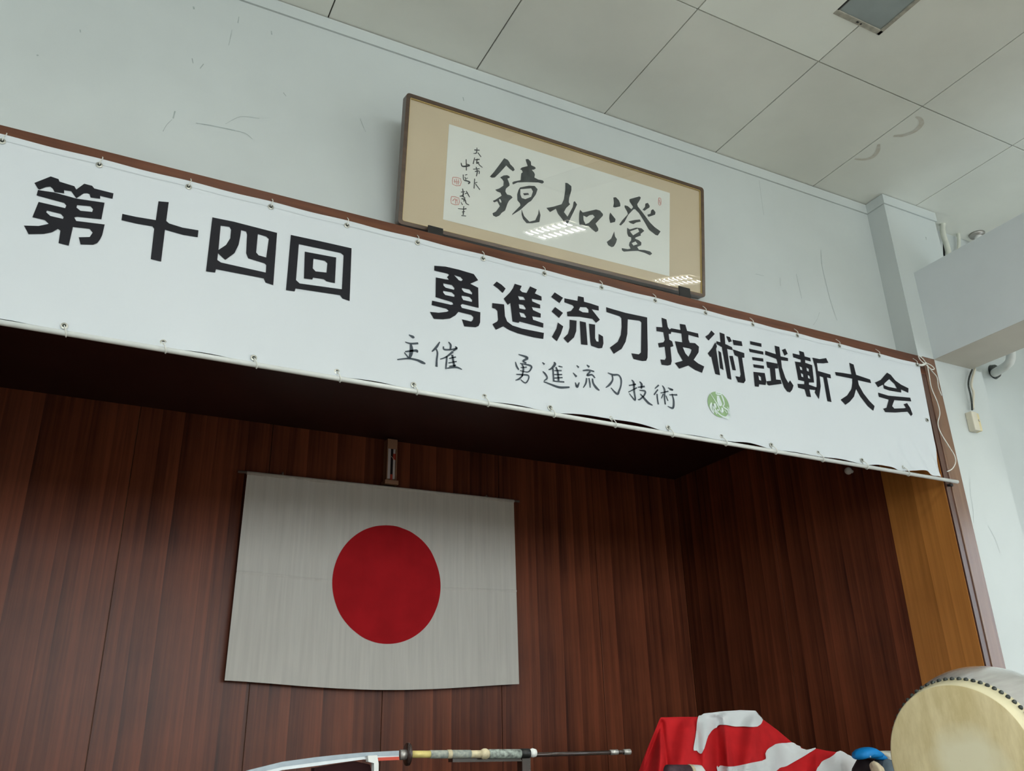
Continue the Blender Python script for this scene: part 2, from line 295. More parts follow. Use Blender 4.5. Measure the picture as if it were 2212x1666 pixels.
# ------------------------------------------------------------------ print data (metres on the banner / picture plane)
BIG = [[[[(-.3614,2.1474),(-.31,2.1953),(-.2807,2.1913),(-.2752,2.1805),(-.2189,2.1751),(-.2098,2.1613),(-.1856,2.198),(-.1552,2.1969),(-.1456,2.1864),(-.0712,2.1846),(-.0715,2.1571),(-.1189,2.1576),(-.1168,2.1436),(-.1528,2.139),(-.1582,2.1541),(-.1681,2.1561),(-.18,2.1516),(-.1995,2.125),(-.2033,2.1197),(-.2265,2.1479),(-.2525,2.1453),(-.2501,2.1304),(-.2848,2.126),(-.2932,2.1398),(-.3036,2.1469),(-.3178,2.1405),(-.3389,2.1217),(-.3447,2.124)]],[[(-.3437,2.1182),(-.2845,2.124),(-.2032,2.1189),(-.0978,2.1296),(-.0978,2.0477),(-.1869,2.0346),(-.1967,2.0285),(-.1868,2.0143),(-.082,2.0268),(-.0838,1.9743),(-.0885,1.9528),(-.0964,1.9327),(-.1103,1.921),(-.1552,1.911),(-.1662,1.9419),(-.1277,1.9535),(-.1202,1.9764),(-.1334,1.9909),(-.1942,1.9833),(-.1954,1.8945),(-.2327,1.8963),(-.2355,1.9547),(-.2455,1.9599),(-.2632,1.9392),(-.2906,1.9238),(-.3413,1.9088),(-.3634,1.9428),(-.3137,1.9548),(-.2809,1.9738),(-.2967,1.9872),(-.3417,1.9883),(-.3322,2.0641),(-.2352,2.0624),(-.2336,2.0759),(-.2429,2.0854),(-.3444,2.0916)],[(-.2968,2.0331),(-.2465,2.0316),(-.2337,2.0191),(-.2354,2.0106),(-.2812,2.0116),(-.2984,2.0246)],[(-.1954,2.0892),(-.1465,2.0974),(-.1353,2.0862),(-.1364,2.0727),(-.1793,2.066),(-.1959,2.0767)]]],[[[(.1054,2.1972),(.1464,2.205),(.1482,2.1091),(.1612,2.1),(.2166,2.0943),(.2819,2.0987),(.2825,2.0634),(.2208,2.0593),(.1486,2.0648),(.1528,1.9083),(.1116,1.91),(.106,2.0572),(.098,2.0676),(.0323,2.0638),(-.0233,2.0647),(-.0244,2.0956),(.0279,2.096),(.1069,2.1016)]]],[[[(.3311,2.1799),(.4259,2.1831),(.6162,2.1773),(.6216,1.9067),(.5867,1.9111),(.5777,1.9301),(.3739,1.9265),(.3722,1.9094),(.3344,1.9059)],[(.3703,2.1473),(.4073,2.1515),(.4159,2.1381),(.4167,2.0948),(.4027,2.0566),(.3741,2.0234)],[(.4586,2.1481),(.4807,2.1472),(.4859,2.131),(.4912,2.0368),(.5021,2.0138),(.5746,2.0064),(.5826,1.9998),(.5837,1.9614),(.391,1.9643),(.3746,1.9728),(.3738,2.0063),(.4069,1.981),(.4418,2.024),(.4552,2.0705),(.4582,2.1147)],[(.5323,2.1481),(.5699,2.1451),(.582,2.1351),(.5792,2.0379),(.5457,2.0405),(.5336,2.0521)]]],[[[(.6784,2.1835),(.8056,2.1862),(.9666,2.1877),(.9716,1.9058),(.9371,1.9111),(.9245,1.9257),(.7205,1.9129),(.7179,1.8969),(.679,1.8947)],[(.7184,2.1448),(.9158,2.1488),(.9301,2.1397),(.9321,1.9582),(.7372,1.9427),(.7195,1.9557)]],[[(.7479,2.1123),(.8958,2.119),(.8974,1.9826),(.8581,1.982),(.8458,1.9905),(.7954,1.9871),(.7923,1.9759),(.7541,1.9727)],[(.7903,2.0857),(.8436,2.0877),(.8561,2.0774),(.8552,2.0281),(.8047,2.0219),(.7906,2.0343)]]],[[[(1.389,2.1983),(1.4504,2.2086),(1.5223,2.2088),(1.6051,2.2036),(1.6295,2.1738),(1.5853,2.143),(1.6292,2.1306),(1.6307,2.0159),(1.5418,2.0183),(1.5323,2.0088),(1.5394,1.9957),(1.6403,1.9933),(1.6383,1.9364),(1.63,1.9151),(1.6131,1.9043),(1.5513,1.8962),(1.5394,1.9324),(1.5893,1.9309),(1.5989,1.9427),(1.6014,1.9578),(1.5895,1.9675),(1.5205,1.9695),(1.5041,1.9465),(1.4761,1.9236),(1.439,1.9109),(1.3909,1.903),(1.3698,1.9366),(1.4156,1.9418),(1.4572,1.9557),(1.4688,1.9631),(1.4571,1.9726),(1.3783,1.9759),(1.3803,2.0005),(1.4803,1.9996),(1.492,2.0047),(1.4873,2.0159),(1.3984,2.024),(1.3983,2.1341),(1.451,2.1359),(1.4676,2.1374),(1.458,2.1501),(1.4688,2.1653),(1.4602,2.1707),(1.3894,2.1708)],[(1.496,2.1709),(1.5321,2.1681),(1.5441,2.1558),(1.5345,2.146),(1.5225,2.1481)],[(1.438,2.1104),(1.4844,2.1115),(1.4987,2.0975),(1.4964,2.087),(1.4514,2.0888),(1.4396,2.0984)],[(1.4384,2.0685),(1.4846,2.0704),(1.4998,2.0581),(1.498,2.0478),(1.4494,2.0474),(1.4385,2.0587)],[(1.5393,2.108),(1.5803,2.1091),(1.5958,2.0927),(1.5938,2.0837),(1.5513,2.0873),(1.5393,2.0995)],[(1.5379,2.0644),(1.5802,2.0666),(1.5956,2.0527),(1.5936,2.0413),(1.5465,2.0416),(1.5379,2.0544)]]],[[[(1.7341,2.1913),(1.7616,2.1798),(1.7851,2.1622),(1.7673,2.1324),(1.741,2.1518),(1.7137,2.1659)]],[[(1.8386,2.2033),(1.8797,2.2),(1.8686,2.174),(1.8812,2.164),(1.9071,2.1648),(1.9294,2.2091),(1.97,2.2003),(1.957,2.1737),(1.9961,2.1644),(1.9961,2.1399),(1.9374,2.138),(1.9395,2.1229),(1.9861,2.1127),(1.9853,2.0919),(1.9357,2.0886),(1.9429,2.0722),(1.9877,2.0615),(1.9858,2.038),(1.9364,2.035),(1.9409,2.0157),(2.0012,2.0082),(1.9991,1.9823),(1.8608,1.9885),(1.8555,1.9799),(1.8202,1.9799),(1.8101,2.0835),(1.7947,2.0699),(1.7727,2.1005),(1.809,2.1446),(1.8276,2.1747)],[(1.8557,2.1348),(1.8882,2.1371),(1.898,2.1213),(1.8644,2.1152)],[(1.8585,2.0883),(1.8867,2.0895),(1.899,2.0728),(1.8962,2.0645),(1.8629,2.0648)],[(1.8613,2.0416),(1.8878,2.0408),(1.9001,2.0247),(1.8973,2.0175),(1.8692,2.018)]],[[(1.7072,2.0604),(1.7745,2.0679),(1.7781,2.0009),(1.79,1.9735),(1.8196,1.9573),(1.8749,1.9514),(2.0021,1.9526),(1.9965,1.9172),(1.9398,1.9148),(1.8487,1.9187),(1.799,1.9282),(1.767,1.9414),(1.7246,1.9129),(1.7064,1.941),(1.7327,1.9613),(1.7379,1.9723),(1.7353,2.0215),(1.724,2.0316),(1.7058,2.0325)]]],[[[(2.0779,2.208),(2.1281,2.1867),(2.1046,2.1497),(2.0549,2.1753)]],[[(2.0764,2.1198),(2.1233,2.0952),(2.0974,2.0594),(2.0536,2.0888)]],[[(2.0881,2.0316),(2.1208,2.0154),(2.1035,1.9682),(2.0774,1.9199),(2.0484,1.9393),(2.0783,1.9937)]],[[(2.223,2.2191),(2.259,2.2193),(2.2601,2.1927),(2.3019,2.1914),(2.3522,2.1865),(2.3513,2.1594),(2.3052,2.1573),(2.3546,2.104),(2.3277,2.0798),(2.3068,2.0991),(2.2237,2.0944),(2.1495,2.0811),(2.1482,2.1069),(2.1732,2.1176),(2.1939,2.1459),(2.1862,2.1548),(2.1349,2.1618),(2.1362,2.1859),(2.2184,2.1886)],[(2.2328,2.1546),(2.272,2.1617),(2.2852,2.1502),(2.2839,2.1313),(2.2476,2.126),(2.2233,2.1339)]],[[(2.162,2.0629),(2.2056,2.067),(2.1991,2.0033),(2.1834,1.964),(2.1436,1.9229),(2.1182,1.9458),(2.1465,1.977),(2.1594,2.0157)]],[[(2.2248,2.0685),(2.2633,2.0687),(2.2655,1.9352),(2.2245,1.9313)]],[[(2.2823,2.0649),(2.3213,2.0678),(2.3156,1.9855),(2.3227,1.9688),(2.3365,1.9689),(2.3399,2.0165),(2.3671,2.0063),(2.3668,1.9645),(2.3563,1.9366),(2.3337,1.9296),(2.2874,1.936),(2.2835,1.9584)]]],[[[(2.4005,2.1911),(2.4472,2.1879),(2.528,2.1838),(2.673,2.1867),(2.6573,1.9892),(2.6506,1.9348),(2.6398,1.9143),(2.613,1.9077),(2.5554,1.909),(2.5439,1.9408),(2.5933,1.944),(2.6092,1.9586),(2.6302,2.1457),(2.6192,2.1543),(2.5393,2.1471),(2.5282,2.0543),(2.5122,2.0032),(2.4823,1.9552),(2.4281,1.915),(2.4055,1.9481),(2.4599,1.9928),(2.4838,2.0399),(2.4938,2.09),(2.4967,2.1445),(2.4876,2.1533),(2.4006,2.1614)]]],[[[(2.7749,2.207),(2.8081,2.2029),(2.812,2.1564),(2.8227,2.142),(2.8362,2.1531),(2.9014,2.1555),(2.8999,2.1944),(2.9409,2.1974),(2.9488,2.1597),(3.0277,2.1591),(3.0286,2.1328),(2.9552,2.1359),(2.9516,2.1073),(2.9583,2.0864),(2.9966,2.0912),(3.0227,2.0741),(3.0146,2.0365),(2.973,1.982),(3.0021,1.9656),(3.0444,1.9543),(3.0229,1.9112),(2.9743,1.9198),(2.9304,1.9388),(2.8623,1.9075),(2.8355,1.9374),(2.8933,1.9616),(2.8652,2.0078),(2.8517,2.0751),(2.9045,2.0785),(2.905,2.134),(2.8336,2.1304),(2.8288,2.1156),(2.8132,2.1125),(2.814,2.0769),(2.8327,2.0697),(2.8385,2.0408),(2.8161,2.0309),(2.8152,1.9444),(2.8065,1.9214),(2.7844,1.912),(2.7424,1.9095),(2.7368,1.9404),(2.767,1.9434),(2.7777,1.9588),(2.7761,2.0258),(2.7357,2.0125),(2.7325,2.0389),(2.77,2.0518),(2.7808,2.0675),(2.7771,2.1161),(2.7296,2.1129),(2.7312,2.1396),(2.7743,2.1458)],[(2.9038,2.0481),(2.9537,2.0496),(2.9654,2.0436),(2.9565,2.0226),(2.9374,1.9944),(2.918,2.0125)]]],[[[(3.1296,2.1999),(3.1531,2.1818),(3.1003,2.1287),(3.0775,2.1494),(3.1059,2.1694)]],[[(3.1484,2.127),(3.158,2.1034),(3.1488,2.0848),(3.1537,1.9193),(3.1189,1.9213),(3.1051,2.0261),(3.0953,2.0243),(3.0821,2.044),(3.1198,2.0847)]],[[(3.1916,2.2),(3.2272,2.1958),(3.224,2.1306),(3.2718,2.1201),(3.2754,2.1009),(3.2327,2.1011),(3.2355,1.9062),(3.2069,1.9095),(3.194,2.1048),(3.1538,2.1196),(3.1595,2.1365),(3.1886,2.1349)]],[[(3.2388,2.185),(3.2652,2.1846),(3.2777,2.1584),(3.2529,2.1477)]],[[(3.1638,2.0764),(3.1821,2.0687),(3.1851,1.9579),(3.1603,1.9644)]],[[(3.2425,2.0578),(3.2696,2.0629),(3.2784,1.972),(3.2519,1.97)]],[[(3.283,2.1709),(3.3536,2.1735),(3.3555,2.1433),(3.2878,2.1375)]],[[(3.2764,2.1067),(3.3617,2.0987),(3.3581,2.0683),(3.3395,2.0648),(3.3423,1.9194),(3.326,1.8999),(3.283,1.898),(3.2691,1.9342),(3.302,1.9345),(3.3115,1.9528),(3.3095,2.0648),(3.2841,2.0713)]]],[[[(3.4208,2.1891),(3.5096,2.1908),(3.5075,2.1676),(3.4199,2.1674)]],[[(3.4034,2.1359),(3.5151,2.1378),(3.5136,2.1177),(3.4065,2.1152)]],[[(3.4191,2.084),(3.5069,2.091),(3.5051,2.0699),(3.4199,2.0652)]],[[(3.4198,2.0374),(3.5037,2.0428),(3.5015,2.0229),(3.4211,2.0176)]],[[(3.4134,1.9875),(3.5019,1.9951),(3.5047,1.9431),(3.4947,1.9167),(3.4447,1.9136),(3.4384,1.8962),(3.4085,1.8938)],[(3.4481,1.9717),(3.4666,1.964),(3.4655,1.9391),(3.4495,1.9418)]],[[(3.6164,2.1975),(3.654,2.1963),(3.6524,2.1327),(3.7112,2.1324),(3.7086,2.1118),(3.651,2.1068),(3.6486,2.0581),(3.6637,1.9932),(3.6817,1.9627),(3.6994,1.9826),(3.721,1.9527),(3.7046,1.922),(3.6836,1.9018),(3.66,1.9034),(3.6409,1.9279),(3.6248,1.9863),(3.6174,2.0919),(3.6136,2.1083),(3.5275,2.1204),(3.5322,2.1468),(3.616,2.1401)]],[[(3.6716,2.1795),(3.7022,2.1941),(3.7156,2.162),(3.6856,2.1436)]],[[(3.5283,2.0753),(3.6182,2.0779),(3.6157,2.0464),(3.5911,2.0419),(3.5856,1.9683),(3.6221,1.9719),(3.6263,1.9476),(3.5215,1.9186),(3.5088,1.9219),(3.5047,1.9431),(3.5444,1.9528),(3.5491,2.0343),(3.5293,2.0363)]]],[[[(3.8163,2.2017),(3.855,2.1992),(3.8564,2.1714),(3.9011,2.1693),(3.9032,2.1452),(3.8549,2.1466),(3.8522,2.127),(3.9083,2.1217),(3.8995,2.0032),(3.8554,1.9956),(3.8523,1.9808),(3.9145,1.9733),(3.9066,1.9532),(3.8492,1.9492),(3.8527,1.8991),(3.8173,1.8973),(3.8092,1.9424),(3.7561,1.9447),(3.757,1.9701),(3.8128,1.9769),(3.817,1.9974),(3.7695,1.9976),(3.766,2.1196),(3.8145,2.1229),(3.8182,2.1409),(3.7573,2.1468),(3.7576,2.1729),(3.8175,2.1728)],[(3.7981,2.0939),(3.8182,2.089),(3.8161,2.0685),(3.8005,2.0714)],[(3.855,2.0957),(3.8731,2.0904),(3.8709,2.0698),(3.8552,2.0727)],[(3.7994,2.0484),(3.818,2.0431),(3.8152,2.0227),(3.8004,2.0257)],[(3.8551,2.0452),(3.872,2.0413),(3.8714,2.0211),(3.8546,2.0256)]],[[(3.9217,2.175),(3.9837,2.1767),(4.0426,2.1948),(4.0558,2.1648),(4.0074,2.1517),(3.9534,2.144),(3.9504,2.0899),(4.0546,2.0841),(4.0538,2.0577),(4.0194,2.0575),(4.021,1.8938),(3.9865,1.8939),(3.9872,2.053),(3.9576,2.0564),(3.9509,1.9863),(3.9172,1.8968),(3.8902,1.9363),(3.916,1.9804),(3.9288,2.0398),(3.9316,2.1097)]]],[[[(4.2459,2.2),(4.2827,2.1948),(4.2883,2.1239),(4.322,2.1209),(4.4109,2.1126),(4.4139,2.088),(4.2946,2.0875),(4.2946,2.0567),(4.3229,2.0026),(4.3647,1.9567),(4.4032,1.9277),(4.3826,1.8925),(4.3395,1.9176),(4.2891,1.9736),(4.2632,2.022),(4.2302,1.9639),(4.1827,1.9215),(4.1393,1.8945),(4.1057,1.9234),(4.1703,1.9628),(4.2201,2.0147),(4.2368,2.0527),(4.2458,2.0897),(4.1031,2.0869),(4.0994,2.1097),(4.1616,2.1149),(4.2454,2.1192)]]],[[[(4.5874,2.1924),(4.6193,2.1828),(4.6518,2.1486),(4.7024,2.1267),(4.7676,2.1121),(4.7552,2.0775),(4.6907,2.0911),(4.6874,2.0681),(4.5722,2.0633),(4.5247,2.0692),(4.5257,2.0964),(4.4713,2.0691),(4.4517,2.0987),(4.5102,2.127)],[(4.5953,2.1479),(4.6362,2.1215),(4.6518,2.0907),(4.5713,2.0891),(4.5332,2.0947),(4.5407,2.1081)]],[[(4.4611,2.0304),(4.5537,2.0242),(4.7643,2.0443),(4.7675,2.0187),(4.6029,2.0011),(4.5701,1.9542),(4.586,1.9401),(4.6782,1.9563),(4.7002,1.9628),(4.685,1.9856),(4.7212,1.9992),(4.7426,1.9695),(4.7527,1.926),(4.7338,1.9112),(4.709,1.9372),(4.5862,1.9123),(4.4928,1.9008),(4.4791,1.9221),(4.5136,1.9346),(4.5498,1.9955),(4.461,2.0006)]]]]
SMALL = [[[(1.2656,1.7923,.0031),(1.2866,1.7847,.0117),(1.2924,1.78,.0047)],[(1.2479,1.7514,.0031),(1.2762,1.7484,.0069),(1.3138,1.7574,.0078)],[(1.2763,1.7453,.0085),(1.2807,1.7188,.0154),(1.2776,1.6909,.0138),(1.2706,1.6722,.0077)],[(1.2493,1.701,.0053),(1.2809,1.711,.0084),(1.3071,1.718,.0097),(1.3092,1.7086,.0077)],[(1.2118,1.6534,.0045),(1.2669,1.6695,.0069),(1.3082,1.6696,.0085),(1.3348,1.6629,.0115),(1.3519,1.6583,.0058)],[(1.2457,1.6964,.0038),(1.2668,1.6734,.0069)]],[[(1.4232,1.7863,.0048),(1.4061,1.755,.0098),(1.3833,1.7268,.0047)],[(1.4062,1.7451,.0055),(1.4123,1.7245,.0071),(1.4089,1.6884,.0078),(1.4082,1.6531,.0097)],[(1.4429,1.7662,.0056),(1.447,1.751,.0071),(1.4882,1.759,.0064),(1.5139,1.772,.0056)],[(1.4682,1.7952,.004),(1.4802,1.7815,.0088),(1.4783,1.7571,.0072)],[(1.5039,1.7781,.0049),(1.5119,1.7696,.008),(1.4922,1.7498,.0048)],[(1.4922,1.7478,.01),(1.4571,1.7133,.0063),(1.4262,1.6956,.0039)],[(1.461,1.7179,.0071),(1.4592,1.69,.0071),(1.4557,1.65,.0063)],[(1.4883,1.7311,.01),(1.4924,1.708,.0087),(1.5004,1.67,.0099)],[(1.4728,1.7083,.0048),(1.5081,1.7229,.0056)],[(1.469,1.6839,.0047),(1.5121,1.6998,.0055)],[(1.4731,1.6669,.0047),(1.5082,1.6793,.0055)],[(1.4615,1.655,.0047),(1.5083,1.6694,.0079),(1.5398,1.6633,.004)]],[[(1.8496,1.8021,.0034),(1.9007,1.793,.0112),(1.8743,1.7694,.0077),(1.8933,1.7625,.0077)],[(1.8314,1.7572,.0042),(1.8372,1.7357,.0085),(1.8494,1.7174,.0059)],[(1.8568,1.7537,.0042),(1.9166,1.7523,.0086),(1.9181,1.734,.0069),(1.8982,1.7139,.0051),(1.8556,1.7144,.0042)],[(1.8673,1.7515,.006),(1.8753,1.7344,.0085),(1.8724,1.7093,.0076),(1.8653,1.6835,.005)],[(1.8604,1.7317,.0042),(1.8947,1.74,.006)],[(1.8338,1.6901,.0042),(1.8677,1.6941,.0068),(1.9018,1.6961,.0068),(1.9011,1.6734,.0059),(1.8834,1.6521,.0059),(1.8585,1.666,.0042)],[(1.8719,1.6928,.0059),(1.8501,1.6686,.0076),(1.8288,1.6568,.0033)]],[[(1.9857,1.7838,.0031),(1.9981,1.7739,.0102)],[(1.9862,1.7328,.005),(2.0009,1.7209,.0091),(2.0103,1.7008,.0071),(1.9917,1.6831,.005)],[(1.989,1.6778,.005),(2.0343,1.6688,.0081),(2.0801,1.6622,.0102),(2.1297,1.6706,.0082),(2.1403,1.6748,.0041)],[(2.053,1.7963,.0052),(2.0604,1.7878,.0113),(2.0384,1.7593,.0082),(2.02,1.7486,.004)],[(2.0462,1.7607,.0082),(2.0472,1.7267,.0072),(2.048,1.688,.0091)],[(2.0807,1.7793,.0062),(2.1041,1.7786,.0042)],[(2.0648,1.7714,.0082),(2.0739,1.7461,.0092),(2.0767,1.6979,.0092)],[(2.0534,1.7498,.0051),(2.0979,1.7578,.0062)],[(2.0524,1.7276,.0051),(2.0993,1.736,.0062)],[(2.0515,1.708,.0051),(2.1011,1.7192,.0062)],[(2.0507,1.6909,.0051),(2.1103,1.6964,.0072)]],[[(2.1899,1.8042,.0042),(2.2026,1.7941,.0095)],[(2.166,1.7577,.0041),(2.186,1.739,.0115)],[(2.1761,1.7054,.0052),(2.1853,1.6825,.0114),(2.2001,1.7095,.0052)],[(2.2523,1.8182,.0042),(2.2678,1.8085,.0118)],[(2.2257,1.7809,.0053),(2.2612,1.7898,.0085),(2.2962,1.7886,.0064)],[(2.2716,1.7841,.0074),(2.251,1.758,.0085),(2.2812,1.7673,.0074),(2.2991,1.7515,.0063)],[(2.2474,1.7424,.0063),(2.24,1.7115,.0074),(2.2223,1.6839,.0042)],[(2.2609,1.7448,.0063),(2.2647,1.7207,.0074),(2.2654,1.6912,.0052)],[(2.2825,1.7461,.0074),(2.2861,1.7194,.0095),(2.3034,1.6976,.0116),(2.3214,1.6859,.0053)]],[[(2.3815,1.7963,.0043),(2.4143,1.791,.0087),(2.448,1.7955,.0077),(2.4631,1.7753,.0088),(2.46,1.7393,.0076),(2.4462,1.7068,.0086),(2.4305,1.6842,.0108),(2.3943,1.7131,.0043)],[(2.4085,1.7885,.0076),(2.4091,1.7608,.0076),(2.3873,1.7294,.0097),(2.361,1.7074,.0032)]],[[(2.5312,1.7821,.0044),(2.5439,1.7665,.0111),(2.5423,1.7179,.0087),(2.5432,1.6677,.0087),(2.5097,1.6999,.0043)],[(2.5109,1.7455,.0055),(2.5576,1.7612,.0078)],[(2.5047,1.7066,.0043),(2.5614,1.7414,.0067)],[(2.5823,1.7808,.0044),(2.5953,1.7676,.0112),(2.5899,1.7412,.0089)],[(2.5675,1.745,.0044),(2.6144,1.7581,.0089)],[(2.5773,1.7289,.0044),(2.6145,1.73,.0089),(2.6033,1.7027,.0077),(2.5721,1.6749,.0066),(2.5609,1.6756,.0033)],[(2.5811,1.7092,.0044),(2.602,1.6899,.0099),(2.6282,1.6663,.011),(2.6557,1.6556,.0044)]],[[(2.7097,1.7821,.0079),(2.6807,1.7565,.0045)],[(2.7009,1.7548,.0068),(2.671,1.719,.0067)],[(2.6922,1.7276,.0079),(2.6918,1.6969,.0079),(2.6944,1.6668,.0078)],[(2.7333,1.7836,.0046),(2.7457,1.7623,.0102),(2.7404,1.7151,.008),(2.7417,1.6743,.0079)],[(2.7165,1.7368,.0045),(2.7715,1.7563,.0069)],[(2.7338,1.7345,.0057),(2.719,1.7064,.0045)],[(2.7506,1.727,.0056),(2.762,1.698,.0057)],[(2.7709,1.777,.0045),(2.8027,1.7694,.0081),(2.7788,1.7679,.0034)],[(2.7752,1.7362,.0045),(2.8296,1.7452,.0081)],[(2.7939,1.7445,.0068),(2.801,1.7043,.0091),(2.7901,1.6616,.0102),(2.7555,1.6663,.0033)]]]
EMBLEM = [[(3.0631,1.7947,.004),(3.0861,1.762,.0045),(3.1088,1.7269,.0079),(3.1192,1.7028,.0053),(3.1331,1.684,.0079)],[(3.1077,1.7962,.008),(3.1373,1.7976,.008),(3.1452,1.8132,.0067),(3.1248,1.8181,.0067),(3.1082,1.8094,.0067),(3.1077,1.7962,.008)],[(3.1176,1.7872,.016),(3.1207,1.7605,.0267),(3.1269,1.7368,.0293),(3.1311,1.7269,.0133)],[(3.1452,1.7941,.0094),(3.1539,1.7683,.0108),(3.157,1.7416,.008),(3.1466,1.7282,.008),(3.1577,1.7182,.008),(3.1761,1.7105,.0094),(3.1798,1.6982,.008),(3.1814,1.6902,.008)],[(3.066,1.7365,.0066),(3.0576,1.7165,.0145),(3.0578,1.6979,.0131),(3.0709,1.6744,.0065),(3.0731,1.7282,.0079)],[(3.0731,1.7282,.0079),(3.0834,1.7042,.0092),(3.0974,1.6866,.0079),(3.1199,1.6703,.0079),(3.1464,1.6615,.0118),(3.1715,1.6619,.0159),(3.1893,1.6774,.0107),(3.1816,1.6914,.0094)],[(3.085,1.7348,.0145),(3.0911,1.7194,.0132),(3.091,1.7089,.0079)],[(3.0817,1.6923,.0105),(3.0954,1.6723,.0065)],[(3.1025,1.7025,.0119),(3.1096,1.6943,.0132)],[(3.138,1.7175,.0093),(3.1384,1.7011,.0159),(3.1332,1.6852,.008)],[(3.1532,1.7069,.004),(3.1701,1.6897,.0054)],[(3.1776,1.7296,.0033),(3.2002,1.7025,.0053)],[(3.1914,1.7282,.0034),(3.2069,1.7094,.0047)]]
